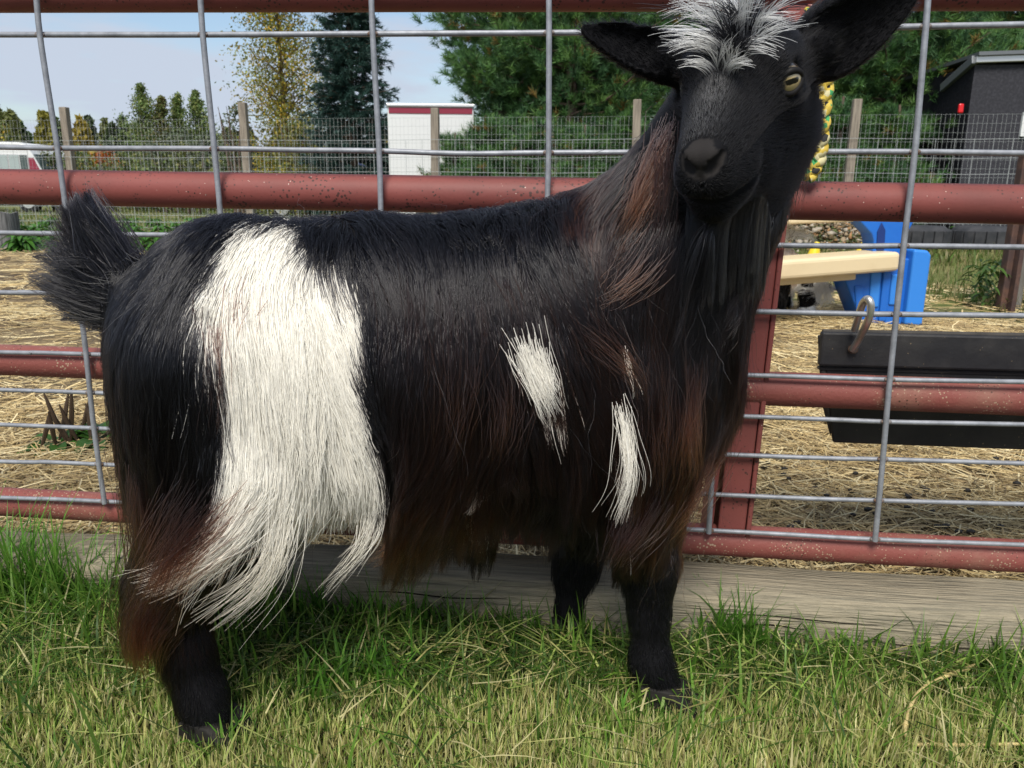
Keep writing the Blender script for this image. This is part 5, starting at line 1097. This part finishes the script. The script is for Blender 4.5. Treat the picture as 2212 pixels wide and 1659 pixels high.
    MB().box((Lt / 2, Wt / 2, .45 + Ht / 2), (Lt, Wt, Ht)).build('body_shell', M_wh, tr_, bevel=.03)
    for k in range(1, 3): MB().box((Lt * k / 3, -.001, .45 + Ht / 2 - .08), (.012, .008, Ht - .25)).build('panel_seam', M_wh, tr_)
    MB().box((Lt / 2, -.006, .45 + Ht - .10), (Lt - .06, .012, .10)).build('stripe', M_maroon, tr_); MB().box((Lt / 2, -.012, .45 + Ht - .01), (Lt + .02, .05, .05)).build('roof_rail', M_alu, tr_, bevel=.008)
    MB().box((Lt / 2, -.008, .50), (Lt, .02, .08)).build('floor_rail', M_alu, tr_, bevel=.006)
    for x in (.3, 1.2):
        w_ = MB().tube([(x, .02, .34), (x, .22, .34)], .34, 22).build('wheel', M_dark, tr_, True); MB().tube([(x, .0, .34), (x, .06, .34)], .19, 18).build('rim', M_alu, w_, True)
    # camper van
    g = W(125, 430, 25.0); cv = empty('camper_van', (g[0], g[1], 0), 'white camper van with maroon stripes and curtained windows parked in the field', 'van')
    prof = [(0.0, .45), (-.02, .95), (-.28, 1.05), (-.62, 1.78), (-.8, 2.06), (-1.0, 2.15), (-5.6, 2.18), (-5.8, 2.05), (-5.8, .45)]
    MB().prism(prof, 'y', 0, 2.0).build('body_shell', M_wh, cv, bevel=.05)
    for x0, x1 in ((-5.3, -4.2), (-3.9, -2.15), (-1.72, -1.42), (-1.36, -1.06), (-1.02, -.80)):
        f = MB().box(((x0 + x1) / 2, -.004, 1.46), (x1 - x0 + .05, .02, .66)).build('window', M_alu, cv, bevel=.006); MB().box(((x0 + x1) / 2, -.012, 1.46), (x1 - x0, .02, .60)).build('pane', M_glass if x1 > -.9 else mat('curtained_glass', (.30, .36, .36), .15, .5), f, bevel=.004)
    MB().box((-1.92, -.006, 1.42), (.20, .02, .62)).build('stripe', M_maroon, cv); MB().prism([(-.76, 1.12), (-.76, 1.68), (-.60, 1.68), (-.36, 1.12)], 'y', -.014, .01).build('stripe', M_maroon, cv)
    MB().prism([(-.30, 1.06), (-.26, 1.06), (-.60, 1.80), (-.66, 1.80)], 'y', .05, 1.95).build('windscreen', M_glass, cv); MB().box((-3, -.006, .8), (5.4, .016, .12)).build('stripe', M_maroon, cv)
    for x in (-.95, -4.5):
        w_ = MB().tube([(x, .0, .33), (x, .22, .33)], .33, 22).build('wheel', M_dark, cv, True); MB().tube([(x, -.02, .33), (x, .06, .33)], .19, 18).build('rim', M_alu, w_, True)
    MB().box((-2.9, .3, .36), (4.6, .1, .28)).build('underbody', M_dark, cv)
    pl = MB().box((-1.28, -.02, .40), (.34, .02, .16)).build('number_plate', mat('white_plate', (.75, .77, .8), .5, .3), cv, bevel=.004)
    M_ink = mat('blue_ink', (.04, .07, .25), .6)
    for k in range(5): MB().box((-1.38 + .05 * k, -.032, .40), (.026, .004, .07 if k != 2 else .01)).build('plate_mark', M_ink, pl, world=False)
    # blue car behind the spruce
    g = W(842, 430, 19.5); bc_ = empty('blue_car', (g[0], g[1], 0), 'blue car parked between the spruce and the white trailer', 'car', rz=.1)
    M_carb = mat('blue_car_paint', (.012, .03, .12), .3, .5, coat=.6)
    MB().prism([(0, .25), (0, .7), (-.1, .82), (-.35, .86), (-.55, 1.3), (-.75, 1.38), (-1.6, 1.38), (-2.1, .92), (-3.0, .84), (-3.25, .6), (-3.25, .25)], 'y', 0, 1.6).build('car_body', M_carb, bc_, bevel=.04)
    MB().prism([(-.42, .9), (-.6, 1.3), (-1.55, 1.32), (-1.98, .92)], 'y', -.01, .02).build('side_window', M_glass, bc_)
    for x in (-.6, -2.6):
        w_ = MB().tube([(x, -.01, .3), (x, .2, .3)], .3, 20).build('wheel', M_dark, bc_, True); MB().tube([(x, -.03, .3), (x, .05, .3)], .18, 16).build('rim', M_alu, w_, True)
    # black shed
    M_shed = mat('black_osb', (.028, .028, .034), .8, .2, c2=(.05, .05, .06), nscale=26, npos=(.45, .7), bump=.35, bscale=50); M_shroof = mat('grey_trim', (.15, .16, .17), .5, .4, metal=.4)
    g = W(2020, 430, 11.9); sh = empty('shed', (g[0], g[1], 0), 'black board shed with a grey metal roof edge behind the fence', 'shed', rz=-.05)
    def sx_(x): return W(x, 250, 11.9)[0] - g[0]
    hz_ = lambda y: W(2100, y, 11.9)[2]
    xf = W(2024, 250, 12.8)[0] - g[0]; MB().add([(xf, .9, 0), (sx_(2090), 0, 0), (sx_(2090), 0, hz_(142)), (xf, .9, hz_(178)), (xf, 3, 0), (sx_(2090), 3, 0), (sx_(2090), 3, hz_(142)), (xf, 3, hz_(178))], [(0, 1, 2, 3), (4, 7, 6, 5), (0, 3, 7, 4), (1, 5, 6, 2), (3, 2, 6, 7), (0, 4, 5, 1)]).build('side_wall', M_shed, sh)
    MB().box((sx_(2090) + 1.5, 1.5, hz_(140) / 2), (3.0, 3.0, hz_(140))).build('wall', M_shed, sh)
    for k in range(1, 3): MB().box((sx_(2090) + 1.0 * k, -.004, hz_(140) / 2), (.012, .008, hz_(140) - .1)).build('board_joint', M_dark, sh)
    A = np.array([sx_(2090) - .03, -.04, hz_(142) + .02]); Bq = np.array([sx_(2090) + 3.1, -.04, hz_(126) + .02]); t_ = unit(Bq - A); up_ = np.array([-t_[2], 0, t_[0]])
    MB().box((A + Bq) / 2 + up_ * .05, (np.linalg.norm(Bq - A), .10, .09), np.stack([t_, [0, 1, 0], up_], 1)).build('roof_edge', M_alu, sh, bevel=.01); MB().box((A + Bq) / 2 + up_ * .12 + np.array([0, 1.5, 0]), (np.linalg.norm(Bq - A), 3.2, .05), np.stack([t_, [0, 1, 0], up_], 1)).build('roof', M_shroof, sh)
    A2 = np.array([xf - .04, .86, hz_(182) + .03]); B2 = A + np.array([0, 0, .03]); t2 = unit(B2 - A2); n2 = unit(np.cross([0, 0, 1], t2)); u2 = np.cross(t2, n2)
    MB().box((A2 + B2) / 2 + u2 * .03, (np.linalg.norm(B2 - A2), .08, .12), np.stack([t2, n2, u2], 1)).build('roof_edge', M_shroof, sh, bevel=.01)
    M_redp = mat('red_reflector', (.6, .01, .015), .3, .5)
    MB().box((sx_(2090) - .10, .04, hz_(234)), (.075, .05, .135)).build('reflector', M_redp, sh, bevel=.02); MB().box((W(2050, 270, 12.45)[0] - g[0], .56, hz_(270)), (.05, .05, .13)).build('reflector', M_redp, sh, bevel=.015)
    f = MB()
    xl, xr_ = sx_(2206), sx_(2206) + .6; zb, zt = hz_(292), hz_(246)
    for c_, s_ in (((xl, -.02, (zb + zt) / 2), (.05, .04, zt - zb)), ((xr_, -.02, (zb + zt) / 2), (.05, .04, zt - zb)), (((xl + xr_) / 2, -.024, zb), (xr_ - xl + .05, .04, .04)), (((xl + xr_) / 2, -.024, zt), (xr_ - xl + .05, .04, .04))): f.box(c_, s_)
    wf_ = f.build('window', M_wh, sh); MB().box(((xl + xr_) / 2, -.006, (zb + zt) / 2), (xr_ - xl - .05, .008, zt - zb - .04)).build('pane', M_glass, wf_)
